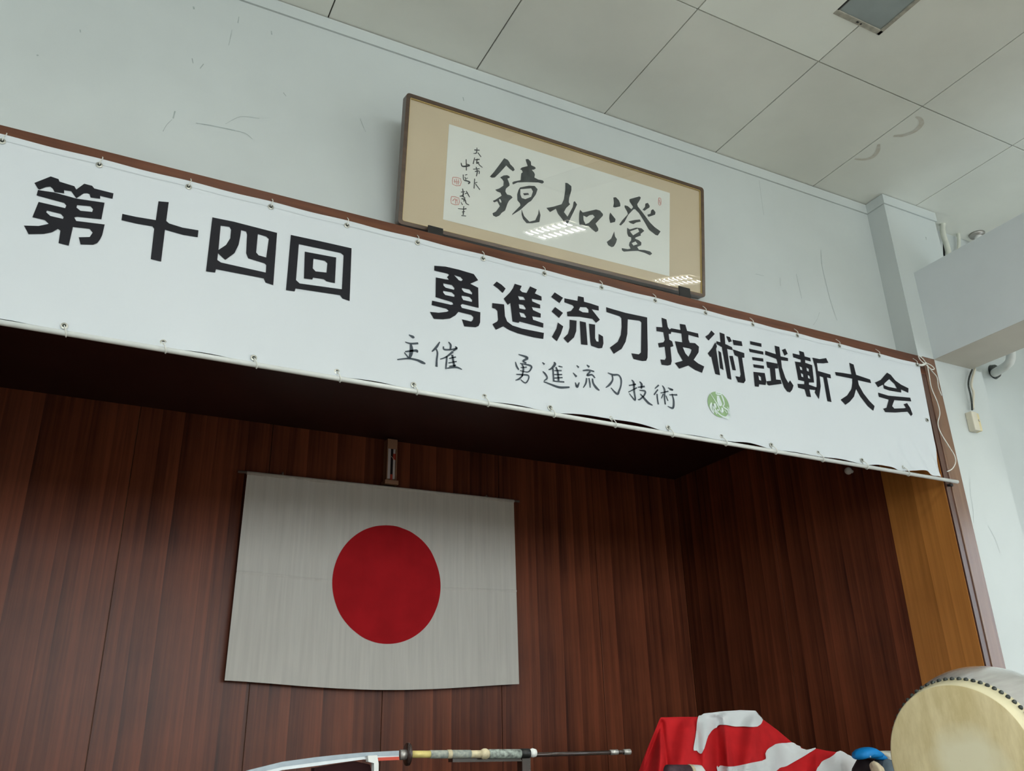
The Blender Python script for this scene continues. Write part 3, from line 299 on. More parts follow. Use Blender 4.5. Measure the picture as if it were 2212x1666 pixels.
CALLIG = [[[[(.5989,.5318),(.6213,.5277),(.6329,.5169),(.637,.5075),(.66,.4929),(.6679,.481),(.6572,.4693),(.6344,.4788),(.6135,.4922),(.5803,.4463),(.5456,.4022),(.5277,.3957),(.5149,.3991),(.5405,.4354),(.5713,.4856)]],[[(.5781,.4111),(.5994,.429),(.6213,.4367),(.6362,.4338),(.6384,.4257),(.6239,.4165),(.638,.389),(.6384,.3787),(.6172,.3558),(.6142,.3377),(.6258,.3235),(.648,.3241),(.6613,.3154),(.6383,.2888),(.6299,.2695),(.6169,.2268),(.5975,.21),(.5838,.1897),(.5627,.176),(.5445,.18),(.5403,.1925),(.5613,.2078),(.5833,.244),(.5659,.2686),(.5483,.2573),(.539,.2634),(.5548,.2743),(.5916,.3077),(.5837,.3228),(.5635,.3244),(.5505,.3313),(.5736,.3443),(.6001,.3685),(.6009,.393),(.5912,.4042)],[(.5762,.2832),(.5852,.2855),(.5919,.2735),(.5898,.2644),(.5804,.2706)]],[[(.7348,.5634),(.7518,.57),(.7694,.559),(.772,.5383),(.7971,.5346),(.8032,.5274),(.7919,.5171),(.7768,.5111),(.7925,.4995),(.7987,.4887),(.7954,.4701),(.8206,.4645),(.8515,.4675),(.8596,.4589),(.8483,.447),(.8212,.4469),(.7453,.4283),(.6893,.4115),(.6602,.3915),(.6543,.4003),(.6632,.4097),(.7074,.4304),(.7097,.4714),(.7188,.481),(.7127,.4917),(.7013,.4938),(.7121,.5074),(.7495,.5267),(.7371,.5534)]],[[(.7053,.386),(.7611,.4114),(.799,.4197),(.8187,.4054),(.8083,.371),(.7793,.3249),(.7608,.3097),(.7138,.2562),(.6599,.2101),(.6632,.2195),(.7111,.2797),(.7088,.2912),(.6914,.3059),(.6883,.3397),(.6965,.3697)],[(.7075,.3761),(.7767,.3997),(.7887,.3835),(.7785,.3492),(.7414,.3256),(.7187,.3268),(.7087,.3451)]],[[(.7252,.3563),(.7588,.3669),(.7649,.3579),(.7331,.3462)]],[[(.7193,.261),(.7375,.224),(.7722,.1996),(.8095,.2173),(.8272,.26),(.8301,.2887),(.8427,.2568),(.8364,.2134),(.7913,.1956),(.7538,.1866),(.7307,.2051),(.7204,.2302)]]],[[[(1.0015,.4932),(1.0166,.4955),(1.0436,.4838),(1.0442,.4582),(1.0302,.4066),(1.0281,.3804),(1.0375,.3702),(1.0109,.3404),(.9973,.3126),(1.0216,.2906),(1.0561,.3585),(1.0611,.3905),(1.0686,.3976),(1.0854,.3813),(1.0643,.3333),(1.0353,.2719),(1.0173,.2339),(.9864,.2668),(.9558,.2929),(.9421,.3184),(.904,.2894),(.8795,.3081),(.9251,.3272),(.9804,.3564),(.9946,.3906),(1.0025,.4506)]],[[(1.106,.354),(1.1255,.3417),(1.1756,.3645),(1.2185,.3838),(1.2461,.3838),(1.2682,.3667),(1.2664,.3558),(1.216,.2952),(1.236,.269),(1.2343,.2549),(1.2188,.2427),(1.1893,.2545),(1.1657,.2694),(1.1464,.2648),(1.1041,.2614),(1.0996,.2944),(1.1008,.3287)],[(1.1298,.3239),(1.1531,.3194),(1.1722,.3361),(1.1955,.3453),(1.2094,.3349),(1.1692,.289),(1.1462,.275),(1.1322,.2955)]]],[[[(1.341,.4902),(1.3592,.4967),(1.3818,.483),(1.3921,.4644),(1.3923,.4467),(1.3538,.43),(1.3396,.4299),(1.3454,.456)]],[[(1.3199,.3899),(1.3423,.371),(1.3586,.3575),(1.3547,.339),(1.3207,.3239),(1.3124,.3497),(1.3141,.3745)]],[[(1.3493,.2785),(1.3557,.2488),(1.3699,.2348),(1.3641,.2126),(1.3483,.1849),(1.3324,.1762),(1.3084,.1828),(1.2963,.2006),(1.3278,.2285)]],[[(1.4598,.5101),(1.4888,.5247),(1.5349,.5474),(1.5454,.5429),(1.5392,.5269),(1.5182,.4928),(1.5225,.4795),(1.5562,.4521),(1.6155,.3985),(1.6496,.378),(1.6967,.3604),(1.6751,.3284),(1.658,.328),(1.607,.3499),(1.5732,.3919),(1.531,.4387),(1.5017,.4564),(1.4892,.4515),(1.4521,.4086),(1.4237,.3557),(1.3974,.3266),(1.3852,.3289),(1.4073,.3623),(1.448,.4111),(1.4438,.4242),(1.423,.4509),(1.425,.4621),(1.4477,.4624),(1.4746,.4497),(1.487,.467),(1.4599,.4958)]],[[(1.5794,.5119),(1.5985,.5222),(1.6134,.5061),(1.6113,.4947),(1.59,.4785),(1.5731,.4635),(1.5583,.467),(1.5773,.4897)]],[[(1.6241,.4798),(1.6391,.4908),(1.6583,.4757),(1.654,.4583),(1.6028,.4313),(1.5943,.4436),(1.6198,.4571)]],[[(1.4524,.3662),(1.4978,.3861),(1.5395,.3998),(1.5458,.387),(1.5103,.3731),(1.4896,.3575),(1.4669,.3591)]],[[(1.4444,.3238),(1.463,.3176),(1.5105,.3405),(1.5522,.3459),(1.572,.3345),(1.5439,.3084),(1.546,.2983),(1.5066,.2768),(1.5025,.2688),(1.5315,.265),(1.5503,.2552),(1.5483,.2371),(1.5192,.22),(1.5317,.2053),(1.5734,.2128),(1.6154,.2134),(1.6323,.203),(1.6154,.1886),(1.5734,.1952),(1.5235,.1964),(1.4699,.1827),(1.4211,.1684),(1.4068,.1739),(1.4047,.1872),(1.4494,.1903),(1.4698,.1984),(1.4574,.2165),(1.4614,.2349),(1.4737,.2517),(1.4736,.2692),(1.453,.2714),(1.4447,.287),(1.4425,.3075)],[(1.4651,.3058),(1.523,.3371),(1.5335,.3201),(1.4879,.2865)],[(1.4779,.2351),(1.5067,.2522),(1.5212,.238),(1.4903,.2222)]]]]
SIGN = [[(.4289,.5456,.0036),(.4269,.5139,.005),(.4095,.5054,.0028)],[(.4138,.5273,.0056),(.4456,.5348,.0043)],[(.4356,.5181,.005),(.4563,.4982,.0043)],[(.4177,.4837,.0035),(.4107,.444,.0049)],[(.4201,.4706,.0042),(.4481,.482,.0049)],[(.4338,.4814,.0042),(.4316,.4533,.0056),(.4418,.4631,.005),(.446,.4505,.005),(.468,.4395,.0036)],[(.4291,.432,.0049),(.4374,.407,.0056),(.4334,.3786,.0042)],[(.4122,.4137,.0035),(.4507,.4278,.0042)],[(.4234,.4031,.0042),(.4478,.4133,.0049),(.4486,.3964,.0042)],[(.4236,.3623,.0042),(.4229,.3045,.0048)],[(.4231,.335,.0035),(.4403,.3464,.0035)],[(.4303,.3335,.0049),(.4582,.307,.0049)],[(.3676,.4592,.0042),(.3725,.3959,.0049)],[(.3392,.4307,.0042),(.3489,.4131,.0069),(.3902,.4297,.0063),(.3689,.4323,.0042)],[(.3547,.3673,.0049),(.3597,.3383,.0048),(.3808,.3372,.0062),(.395,.3342,.0076),(.3868,.3219,.0048)],[(.3652,.3668,.0035),(.3789,.3739,.0035)],[(.3658,.3568,.0041),(.3739,.3353,.0041)],[(.3697,.3477,.0028),(.3834,.3548,.0028)],[(.3554,.2867,.0041),(.3607,.2512,.0069),(.3405,.2393,.0034)],[(.3462,.2641,.0034),(.37,.2737,.0034)],[(.3767,.2788,.0048),(.3917,.2592,.0055),(.3993,.2478,.0027)],[(.3707,.2605,.0048),(.3876,.2716,.0027)],[(.3515,.2288,.0048),(.3724,.2275,.0062),(.3802,.2094,.0048),(.398,.2039,.0034)],[(.3717,.2407,.0048),(.366,.2158,.0048)],[(.3576,.2437,.0062),(.3683,.2398,.0055)],[(.3491,.2082,.0027),(.3602,.1943,.0041)],[(.3339,.1678,.0027),(.3682,.1731,.0041),(.3835,.1802,.0062)],[(.3674,.1895,.0041),(.3665,.1395,.0054)],[(.3588,.1542,.0041),(.3757,.1617,.0034)],[(.3564,.1337,.0041),(.3839,.1371,.0034)]]
SEAL = [[[(.2957,.336,.0041),(.3405,.3398,.0041),(.3402,.2994,.0041),(.2961,.296,.0041),(.2957,.336,.0041)],[(.3048,.3268,.0041),(.3094,.3046,.0041)],[(.3165,.3333,.0041),(.32,.3007,.0041)],[(.3287,.3332,.0041),(.3285,.303,.0041)],[(.302,.3143,.0034),(.3364,.3185,.0034)]],[[(.2931,.2253,.0041),(.3359,.2281,.0041),(.3362,.1899,.0041),(.2935,.1874,.004),(.2931,.2253,.0041)],[(.3012,.2026,.0047),(.314,.2191,.0041),(.3249,.2086,.0047)],[(.3176,.2167,.0041),(.319,.1905,.004)],[(.3259,.2222,.0034),(.3292,.1931,.0034)]],[[(1.6824,.5746,.0049),(1.6997,.5754,.0049),(1.6987,.5349,.0049),(1.6809,.5341,.0049),(1.6824,.5746,.0049)],[(1.6867,.5647,.0057),(1.6953,.5414,.0057)]]]
PAPER = [(.252,.0869),(1.764,.0869),(1.7712,.6315),(.2567,.6327)]


# ------------------------------------------------------------------ the setting
ZC = EYE + 3.734                      # ceiling
YW = 3.64                             # upper front wall
YP = 3.475                            # front of the stage surround
ZT = EYE + 2.40                       # top of the surround
ZS = EYE + 2.262                      # stage ceiling
XR, XL = 4.965, -0.80                 # opening
YBK = 6.215                           # back wall of the stage
XW0, XW1, YREAR = -5.4, 8.0, -15.0
def struct(name, mb, mat, parent=None): 
    o = mb.build(name, mat, parent)
    if not parent: o['kind'] = 'structure'
    return o
wall = struct('wall_front', MB().box((XW0, YW, ZT - 0.14), (XW1, YW + 0.12, ZC + 0.05)).box((XW0, YW, 0), (XL - 0.165, YW + 0.12, ZT - 0.14)).box((5.2, YW, 0), (XW1, YW + 0.12, ZT - 0.14)), M['wall'])
struct('wall_right', MB().box((XW1, YREAR, 0), (XW1 + 0.1, YW, 0.9)).box((XW1, YREAR, 3.45), (XW1 + 0.1, YW, ZC)).box((XW1, YREAR, 0.9), (XW1 + 0.1, -4.1, 3.45)).box((XW1, 2.5, 0.9), (XW1 + 0.1, YW, 3.45)), M['right'])
struct('wall_left', MB().box((XW0 - 0.1, YREAR, 0), (XW0, YW, 2.95)).box((XW0 - 0.1, YREAR, 4.95), (XW0, YW, ZC)).box((XW0 - 0.1, YREAR, 2.95), (XW0, -10.6, 4.95)).box((XW0 - 0.1, 1.6, 2.95), (XW0, YW, 4.95)), M['wall'])
struct('wall_rear', MB().box((XW0, YREAR - 0.1, 0), (XW1, YREAR, ZC)), M['right'])
struct('floor', MB().box((XW0, YREAR, -0.1), (XW1, YP + 0.2, 0)), M['floor'])
# ceiling boards, each its own piece with an open joint
ceil = struct('ceiling', MB().box((XW0, YREAR, ZC + 0.012), (XW1, YW + 0.02, ZC + 0.08)), M['joint'])
TX = [0.81 + 0.9075 * k for k in range(-7, 9)]
TY = [YW + 0.03, 2.682, 1.774, 0.866, -0.042, -0.95, -1.858, -2.766, -3.674, -4.582, -5.49, -6.398, -7.306, -8.214, -9.122, -10.03, -10.94, -11.85, -12.76, -13.67, -14.58]
FX = (3.328, 3.692, 1.15, 2.372)      # unlit fixture in the ceiling
LITF = [(4.17, 4.50, -0.36, 0.50), (6.25, 6.58, -0.62, 0.05)]
def cut_boxes(x0, x1, y0, y1, hole):
    hx0, hx1, hy0, hy1 = hole
    if hx1 <= x0 or hx0 >= x1 or hy1 <= y0 or hy0 >= y1: return [(x0, x1, y0, y1)]
    out = []; a, b = max(x0, hx0), min(x1, hx1)
    if a > x0: out.append((x0, a, y0, y1))
    if b < x1: out.append((b, x1, y0, y1))
    c, d = max(y0, hy0), min(y1, hy1)
    if c > y0: out.append((a, b, y0, c))
    if d < y1: out.append((a, b, d, y1))
    return out
for j in range(len(TY) - 1):
    for i in range(len(TX) - 1):
        x0, x1, y1, y0 = TX[i] + 0.004, TX[i+1] - 0.004, TY[j] - 0.004, TY[j+1] + 0.004
        x0 = max(x0, XW0); x1 = min(x1, XW1); y1 = min(y1, YW + 0.02)
        if x1 - x0 < 0.05: continue
        bx = [(x0, x1, y0, y1)]
        for h in [FX] + LITF: bx = [q for r in bx for q in cut_boxes(*r, h)]
        mb = MB(); dz = random.uniform(-0.0015, 0.0015)
        for r in bx: mb.box((r[0], r[2], ZC + dz), (r[1], r[3], ZC + 0.012))
        mb.build('ceiling_board', M['ceil_new'] if (i == 9 and j == 1) else M['ceil'], ceil)
# water stains (flat marks on the boards)
for nm, pts in (('water_stain', [(1930, 293, 5), (1950, 292, 8), (1975, 283, 9), (1990, 268, 9), (1987, 256, 7), (1978, 252, 4)]),
                ('water_stain', [(1846, 343, 4), (1868, 344, 6), (1886, 338, 8), (1896, 325, 8), (1898, 311, 5)])):
    P = []
    for (x, y, wd) in pts:
        q = at_z(x, y, ZC); P.append((q.x, q.y, wd * 0.0036))
    MB().stroke(P, lambda u, v: (u, v, ZC - 0.0025)).build(nm, M['stain'], ceil)
# moulding under the ceiling, on wall and column
struct('trim_1', MB().box((XW0, YW - 0.012, ZC - 0.085), (4.99, YW, ZC - 0.006)), M['wall'])
YC = 3.483
struct('column_right', MB().box((4.99, YC, ZT), (5.55, YW, ZC + 0.005)).box((5.13, YC, 0), (5.655, YW, ZT)), M['wall'])
struct('trim_2', MB().box((4.978, YC - 0.012, ZC - 0.085), (5.56, YC + 0.001, ZC - 0.006)).box((4.978, YC + 0.001, ZC - 0.085), (4.991, YW - 0.012, ZC - 0.006)), M['wall'])
MB().box((XW0, YW - 0.006, ZC - 0.012), (4.995, YW + 0.002, ZC + 0.002)).build('shadow_strip', M['joint'], ceil)  # solid dark strip in place of the shadow line under the ceiling
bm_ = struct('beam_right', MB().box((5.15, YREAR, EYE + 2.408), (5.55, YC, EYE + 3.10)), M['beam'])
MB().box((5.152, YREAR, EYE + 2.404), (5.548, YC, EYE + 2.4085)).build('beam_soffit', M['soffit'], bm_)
# stage box
struct('stage_floor', MB().box((XL - 0.1, YP + 0.2, 0.80), (XR + 0.1, YBK + 0.1, 0.88)).box((XL - 0.1, YP + 0.2, 0), (XR + 0.1, YP + 0.25, 0.80)), M['stage_floor'])
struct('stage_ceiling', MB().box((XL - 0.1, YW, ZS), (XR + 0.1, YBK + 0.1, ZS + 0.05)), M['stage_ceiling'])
bk = struct('wall_back', MB().box((XL - 0.1, YBK + 0.012, 0.8), (XR + 0.1, YBK + 0.06, ZS + 0.05)), M['veneer_edge'])
sx = [XL, 0.293, 1.22, 2.154, 3.11, 4.036, XR]
for a, b in zip(sx[:-1], sx[1:]):
    MB().box((a + 0.0025, YBK, 0.88), (b - 0.0025, YBK + 0.012, ZS), 0.0015).build('veneer_panel', M['veneer'], bk)
sr = struct('wall_stage_right', MB().box((XR + 0.012, 3.94, 0.8), (XR + 0.06, YBK + 0.06, ZS + 0.05)), M['veneer_edge'])
sl = struct('wall_stage_left', MB().box((XL - 0.06, 3.94, 0.8), (XL - 0.012, YBK + 0.06, ZS + 0.05)), M['veneer_edge'])
for a, b in ((3.942, 5.04), (5.04, YBK)):
    MB().box((XR, a + 0.0025, 0.88), (XR + 0.012, b - 0.0025, ZS), 0.0015).build('veneer_panel', M['veneer'], sr)
    MB().box((XL - 0.012, a + 0.0025, 0.88), (XL, b - 0.0025, ZS), 0.0015).build('veneer_panel', M['veneer'], sl)
for nm, x, s in (('jamb_right', XR, 1), ('jamb_left', XL, -1)):
    struct(nm, MB().box((x - 0.004 * s, YP + 0.012, 0.3), (x + 0.03 * s, 3.942, ZS)), M['jamb'])
# surround: rebate strip and face board each side, lintel with ledge on top
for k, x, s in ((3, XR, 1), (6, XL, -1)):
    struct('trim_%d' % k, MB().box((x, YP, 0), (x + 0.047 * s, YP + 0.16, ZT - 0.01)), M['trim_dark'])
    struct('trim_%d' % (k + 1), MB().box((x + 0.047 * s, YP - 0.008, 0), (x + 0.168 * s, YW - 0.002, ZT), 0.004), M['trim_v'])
struct('trim_5', MB().box((XL - 0.16, YP - 0.003, ZS), (XR + 0.16, YW + 0.01, ZT), 0.003), M['trim'])

# scuffs on the wall
def mark(pts, wd, Y=YW - 0.0012):
    P = []
    for (x, y) in pts:
        q = at(x, y, Y); P.append((q.x, q.z, wd * 0.0021))
    MB().stroke(P, lambda u, v: (u, Y, v)).build('scuff', M['scratch'], wall)
for pts, wd in (([(423, 266), (450, 270), (480, 276), (508, 282)], 2.0), ([(508, 282), (530, 288), (545, 300)], 1.0), ([(378, 240), (374, 256)], 3.0), ([(372, 258), (360, 270), (352, 284)], 1.2),
                ([(501, 64), (498, 80), (494, 98)], 1.2), ([(418, 14), (419, 20)], 4.0), ([(586, 67), (587, 75)], 3.0), ([(516, 36), (514, 50)], 2.0), ([(778, 256), (784, 272), (790, 285)], 1.4), ([(487, 268), (520, 252), (560, 256)], 1.0),
                ([(1000, 210), (1002, 218)], 2.5), ([(1773, 540), (1776, 575), (1784, 610), (1794, 650), (1808, 692)], 1.4), ([(1720, 592), (1725, 615), (1732, 645)], 1.5), ([(1685, 600), (1686, 618)], 1.3), ([(1640, 390), (1645, 430), (1650, 465)], 0.9), ([(1770, 675), (1765, 690), (1757, 702)], 1.0),
                ([(1632, 592), (1650, 596)], 1.5), ([(80, 118), (82, 121)], 4), ([(173, 64), (174, 70)], 2.5), ([(415, 126), (417, 137)], 2), ([(612, 200), (618, 208)], 2), ([(440, 138), (432, 148)], 2)):
    mark(pts, wd)
for pts, wd in (([(2095, 1035), (2096, 1065), (2102, 1100), (2103, 1130)], 0.8), ([(2134, 1136), (2150, 1165), (2160, 1195)], 0.8), ([(2000, 512), (2001, 518)], 4)):
    mark(pts, wd, YC - 0.0012)

# ------------------------------------------------------------------ ceiling fixtures
x0, x1, y0, y1 = FX
fx = empty('ceiling_light', ((x0+x1)/2, (y0+y1)/2, ZC), 'unlit recessed ceiling light with a dirty frame and grey panel', 'ceiling light')
mb = MB()
for a, b in (((x0, y1-0.03, ZC-0.004), (x1, y1, ZC+0.06)), ((x0, y0, ZC-0.004), (x1, y0+0.03, ZC+0.06)), ((x1-0.02, y0, ZC-0.004), (x1, y1, ZC+0.06)), ((x0, y0, ZC+0.006), (x0+0.02, y1, ZC+0.06))): mb.box(a, b)
mb.build('fixture_frame', M['fixture'], fx)
MB().box((x0+0.02, y0+0.03, ZC+0.004), (x1-0.02, y1-0.03, ZC+0.012), 0.002).build('diffuser', M['diffuser'], fx)
MB().box((x0+0.001, y0, ZC-0.001), (x0+0.012, y1-0.002, ZC+0.05)).build('gap_shadow_strip', M['black'], fx)  # black strip put in as the shade of the gap
MB().box((x0+0.165, y1-0.022, ZC-0.006), (x0+0.18, y1-0.012, ZC)).box((x0+0.195, y1-0.02, ZC-0.006), (x0+0.205, y1-0.01, ZC)).build('clip', M['black'], fx)
def lit_fixture(cx, cy, wd, ln, label, group=None, n=8):
    t = empty('fluorescent_light', (cx, cy, ZC), label, 'ceiling light', group)
    MB().box((cx-wd/2, cy-ln/2, ZC+0.04), (cx+wd/2, cy+ln/2, ZC+0.06)).build('housing', M['white_plastic'], t)
    for s in (-1, 1):
        MB().box((cx+s*wd*0.25-0.042, cy-ln/2+0.03, ZC-0.012), (cx+s*wd*0.25+0.042, cy+ln/2-0.03, ZC-0.002)).build('tube_panel', M['tube'], t)
    mb = MB()
    for k in range(n + 1):
        yy = cy - ln/2 + 0.02 + (ln - 0.04) * k / n; mb.box((cx-wd/2, yy-0.005, ZC-0.03), (cx+wd/2, yy+0.005, ZC-0.004))
    mb.build('louvre', M['white_plastic'], t)
    return t
f1 = lit_fixture(4.335, 0.07, 0.33, 0.86, 'lit twin tube ceiling light reflected in the middle of the picture glass')
f2 = lit_fixture(6.415, -0.285, 0.33, 0.67, 'lit twin tube ceiling light reflected in the lower right corner of the picture glass')
def dup(root, loc, label, group=None):
    r = copy_of(root, None, loc); r['label'] = label
    if group: r['group'] = group
    for ch in list(root.children): copy_of(ch, r)
    return r
for (x, y) in ((0.7, 0.07), (-2.9, 0.07), (4.33, -3.2), (0.7, -3.2), (-2.9, -3.2), (6.7, -3.2), (4.33, -6.5), (0.7, -6.5), (-2.9, -6.5), (6.7, -6.5), (4.33, -9.8), (0.7, -9.8), (-2.9, -9.8), (4.33, -13.0), (0.7, -13.0), (-2.9, -13.0)):  # two farthest rows added unseen, to light the stage at a low angle
    dup(f1, (x, y, ZC), 'lit ceiling light %s, %s' % ({0.7: 'left of the middle', -2.9: 'at the far left', 4.33: 'right of the middle', 6.7: 'over the right aisle'}[x], {0.07: 'row nearest the stage', -3.2: 'second row from the stage', -6.5: 'third row from the stage', -9.8: 'added fourth row from the stage', -13.0: 'added rear row'}[y]))
c = at_z(2110, 506, ZC)
dt = empty('smoke_detector', c, 'small round ceiling fitting with dark ring and white centre above the beam', 'detector')
mb = MB(); mb.tube([(c.x, c.y, ZC+0.001), (c.x, c.y, ZC-0.02)], [0.062, 0.055], 24); mb.build('ring', M['metal'], dt, True)
mb = MB(); mb.tube([(c.x+0.01, c.y, ZC-0.015), (c.x+0.01, c.y, ZC-0.04), (c.x+0.01, c.y, ZC-0.055)], [0.032, 0.029, 0.018], 20); mb.build('cap', M['white_plastic'], dt, True)

# ------------------------------------------------------------------ pipes, switch box
def pipe(label, pts, Y, r, name='pipe'):
    P = [at(x, y, Y) for x, y in pts]
    o = MB().tube([tuple(p) for p in smooth_line([tuple(p) for p in P], 5)], r, 12).build(name, M['pipe'], None, True, origin=tuple(P[0]))
    return tag(o, label, 'pipe')
pipe('pale painted pipe coming down from the ceiling beside the column, the thicker of two', [(2033, 450), (2036, 478), (2037, 505), (2045, 530), (2052, 560), (2058, 590)], 3.56, 0.021)
MB().tube([tuple(at(2037, 470, 3.60)), tuple(at(2038, 500, 3.60)), tuple(at(2040, 560, 3.60))], 0.008, 8).build('cable', M['black'], None, True)
tag(bpy.data.objects['cable'], 'thin black cable running beside the thicker pipe above the beam', 'cable')
pipe('thin white pipe above the beam, right of the thicker pipe', [(2066, 490), (2070, 505), (2071, 530), (2066, 560)], 3.60, 0.014)
el = [at(2148, 806, 3.62), at(2160, 799, 3.52), at(2174, 790, 3.42), at(2183, 776, 3.38), at(2182, 745, 3.36)]
pr = empty('elbow_pipe', tuple(el[0]), 'white elbow pipe entering the wall under the beam through a dark collar', 'pipe')
MB().tube(smooth_line([tuple(p) for p in el], 6), 0.032, 14).build('bend', M['white_plastic'], pr, True)
e0 = at(2146, 804, YW - 0.002)
MB().tube([tuple(e0), (e0.x, YW - 0.03, e0.z)], [0.058, 0.05], 20).build('wall_collar', M['stud'], pr, True)
tag(MB().tube(smooth_line([tuple(at(x, y, 3.45)) for x, y in ((2100, 799), (2094, 815), (2092, 832), (2096, 850), (2099, 868), (2100, 886))], 4), 0.0065, 8).build('cable', M['stud'], None, True, origin=tuple(at(2100, 799, 3.45))), 'grey cable from the beam down to the small switch box', 'cable')
tag(MB().tube(smooth_line([tuple(at(x, y, 3.455)) for x, y in ((2106, 797), (2098, 830), (2103, 848), (2102, 868), (2102, 884))], 4), 0.0085, 8).build('conduit', M['cream_plastic'], None, True, origin=tuple(at(2106, 797, 3.455))), 'cream conduit beside the grey cable under the beam', 'conduit')
a, b = at(2096, 888, YC - 0.045), at(2116, 931, YC - 0.045)
sb = empty('switch_box', (a.x, YC, b.z), 'cream switch box with a yellowed side on the white column under the beam', 'switch box')
MB().box((a.x, YC - 0.05, b.z), (a.x + 0.058, YC, a.z), 0.006).build('body', M['cream_plastic'], sb)
MB().box((a.x + 0.058, YC - 0.044, b.z + 0.004), (a.x + 0.088, YC, a.z - 0.004), 0.005).build('side_plate', M['yellow_plastic'], sb)
MB().tube([(a.x + 0.072, YC - 0.044, (a.z+b.z)/2 + 0.01), (a.x + 0.072, YC - 0.05, (a.z+b.z)/2 + 0.01)], 0.009, 12).build('button', M['cream_plastic'], sb)

# ------------------------------------------------------------------ banner
YB = 3.45
BX0, BX1 = -0.72, 4.935
def smooth01(t): t = max(0.0, min(1.0, t)); return t * t * (3 - 2 * t)
GX = [-0.155 + 0.3625 * k - 0.35 for k in range(0, 16)]
def banner_pt(u, v):                          # u along, v 0 bottom .. 1 top
    x = BX0 + (BX1 - BX0) * u
    zt = EYE + 2.338 - 0.0035 * (x + 0.5) + 0.0012 * math.cos(2 * math.pi * (x + 0.505) / 0.3605)
    tie = (x + 0.155) / 0.3625
    lift = 0.006 * (0.5 - 0.5 * math.cos(2 * math.pi * tie))
    if 2.04 < x < 2.70: lift += 0.016 * math.sin(math.pi * (x - 2.04) / 0.66)
    if 3.2 < x < 3.45: lift += 0.006 * math.sin(math.pi * (x - 3.2) / 0.25)
    if 4.25 < x < 4.5: lift += 0.010 * math.sin(math.pi * (x - 4.25) / 0.25)
    if 4.6 < x < 4.85: lift += 0.016 * math.sin(math.pi * (x - 4.6) / 0.25)
    zb = EYE + 1.519 + lift
    z = zb + (zt - zb) * v
    y = YB
    y += 0.010 * (1 - smooth01((v) / 0.14)) * math.sin(2 * math.pi * tie * 0.5 + 0.6) * 0.6
    y += -0.002 * smooth01((v - 0.93) / 0.07) * (0.5 + 0.5 * math.cos(2 * math.pi * (x + 0.505) / 0.3625))
    k = smooth01((x - 4.30) / 0.3) * (1 - smooth01((v - 0.12) / 0.20))
    y += 0.010 * k * math.sin((x * 1.0 + v * 0.35) * 42)
    if x > 4.8: x -= 0.03 * (x - 4.8) / 0.135 * (1 - v)        # the right edge leans in a little at the foot
    return Vector((x, y, z))
ban = empty('banner', (2.2, YB, EYE + 1.52), 'long white vinyl banner with black Japanese lettering tied above the stage opening', 'banner')
NU, NV = 300, 34
V = [banner_pt(i / NU, j / NV) for j in range(NV + 1) for i in range(NU + 1)]
F = [(j*(NU+1)+i, j*(NU+1)+i+1, (j+1)*(NU+1)+i+1, (j+1)*(NU+1)+i) for j in range(NV) for i in range(NU)]
sheet = mesh('sheet', V, F, M['vinyl'], ban, True)
# hem along top and bottom
mb = MB()
for v0, v1, dy in ((0.965, 1.0, -0.0015), (0.0, 0.03, -0.0015)):
    vs = []
    for i in range(NU + 1):
        a = banner_pt(i / NU, v0); b = banner_pt(i / NU, v1); a.y += dy; b.y += dy; vs += [a, b]
    mb.add(vs, [(2*i, 2*i+2, 2*i+3, 2*i+1) for i in range(NU)])
mb.build('hem', M['vinyl'], ban, True)
pb = lambda u, v: (u, YB - 0.0022, EYE + v)
for g in BIG:
    mb = MB()
    for poly in g: mb.poly(poly, pb)
    mb.build('printed_character', M['ink'], ban)
for g in SMALL:
    mb = MB()
    for st in g: mb.stroke([(q[0], q[1], q[2]*1.2) for q in st], pb)
    mb.build('brush_character', M['grey_ink'], ban)
ce = at(1551.7, 874.3, YB); cx, cz = ce.x, ce.z - EYE
ER = 0.077
mb = MB(); mb.poly([[(cx + ER*math.cos(t*math.pi/32), cz + ER*math.sin(t*math.pi/32)) for t in range(64)]], pb)
em = mb.build('emblem', M['green'], ban); em['label'] = 'round green emblem with a pale seated figure holding a sword'
mb = MB(); pe = lambda u, v: (u, YB - 0.0030, EYE + v)
for st in EMBLEM: 
    mb.stroke([(max(cx-ER*.98, min(cx+ER*.98, q[0])), max(cz-ER*.95, min(cz+ER*.95, q[1])), q[2]*1.0) for q in st], pe)
mb.build('figure', M['emblem_white'], em)
def ring(mb, c, r0, r1, n=14):
    vs = []
    for k in range(n):
        a = 2*math.pi*k/n; vs += [(c[0]+r0*math.cos(a), c[1], c[2]+r0*math.sin(a)), (c[0]+r1*math.cos(a), c[1]-0.0012, c[2]+r1*math.sin(a))]
    mb.add(vs, [(2*k, 2*k+1, 2*((k+1) % n)+1, 2*((k+1) % n)) for k in range(n)])
g0 = None
gpos = [(-0.505 + 0.3605 * k, 2.306) for k in range(16)] + [(-0.155 + 0.3625 * k, 1.541) for k in range(14)] + [(4.885, 1.905)]
for (gx, gz) in gpos:
    if g0 is None:
        mb = MB(); ring(mb, (gx, YB - 0.004, EYE + gz), 0.0135, 0.007); g0 = mb.build('grommet', M['brass'], ban)
        mb = MB(); mb.poly([[(gx + 0.0085*math.cos(t*math.pi/8), gz + 0.0085*math.sin(t*math.pi/8)) for t in range(16)]], lambda u, v: (u, YB - 0.0036, EYE + v)); h0 = mb.build('eyelet_hole', M['hole'], g0)
        gx0, gz0 = gx, gz
    else:
        q = copy_of(g0, ban, (gx - gx0, 0, gz - gz0)); copy_of(h0, q, (0, 0, 0))
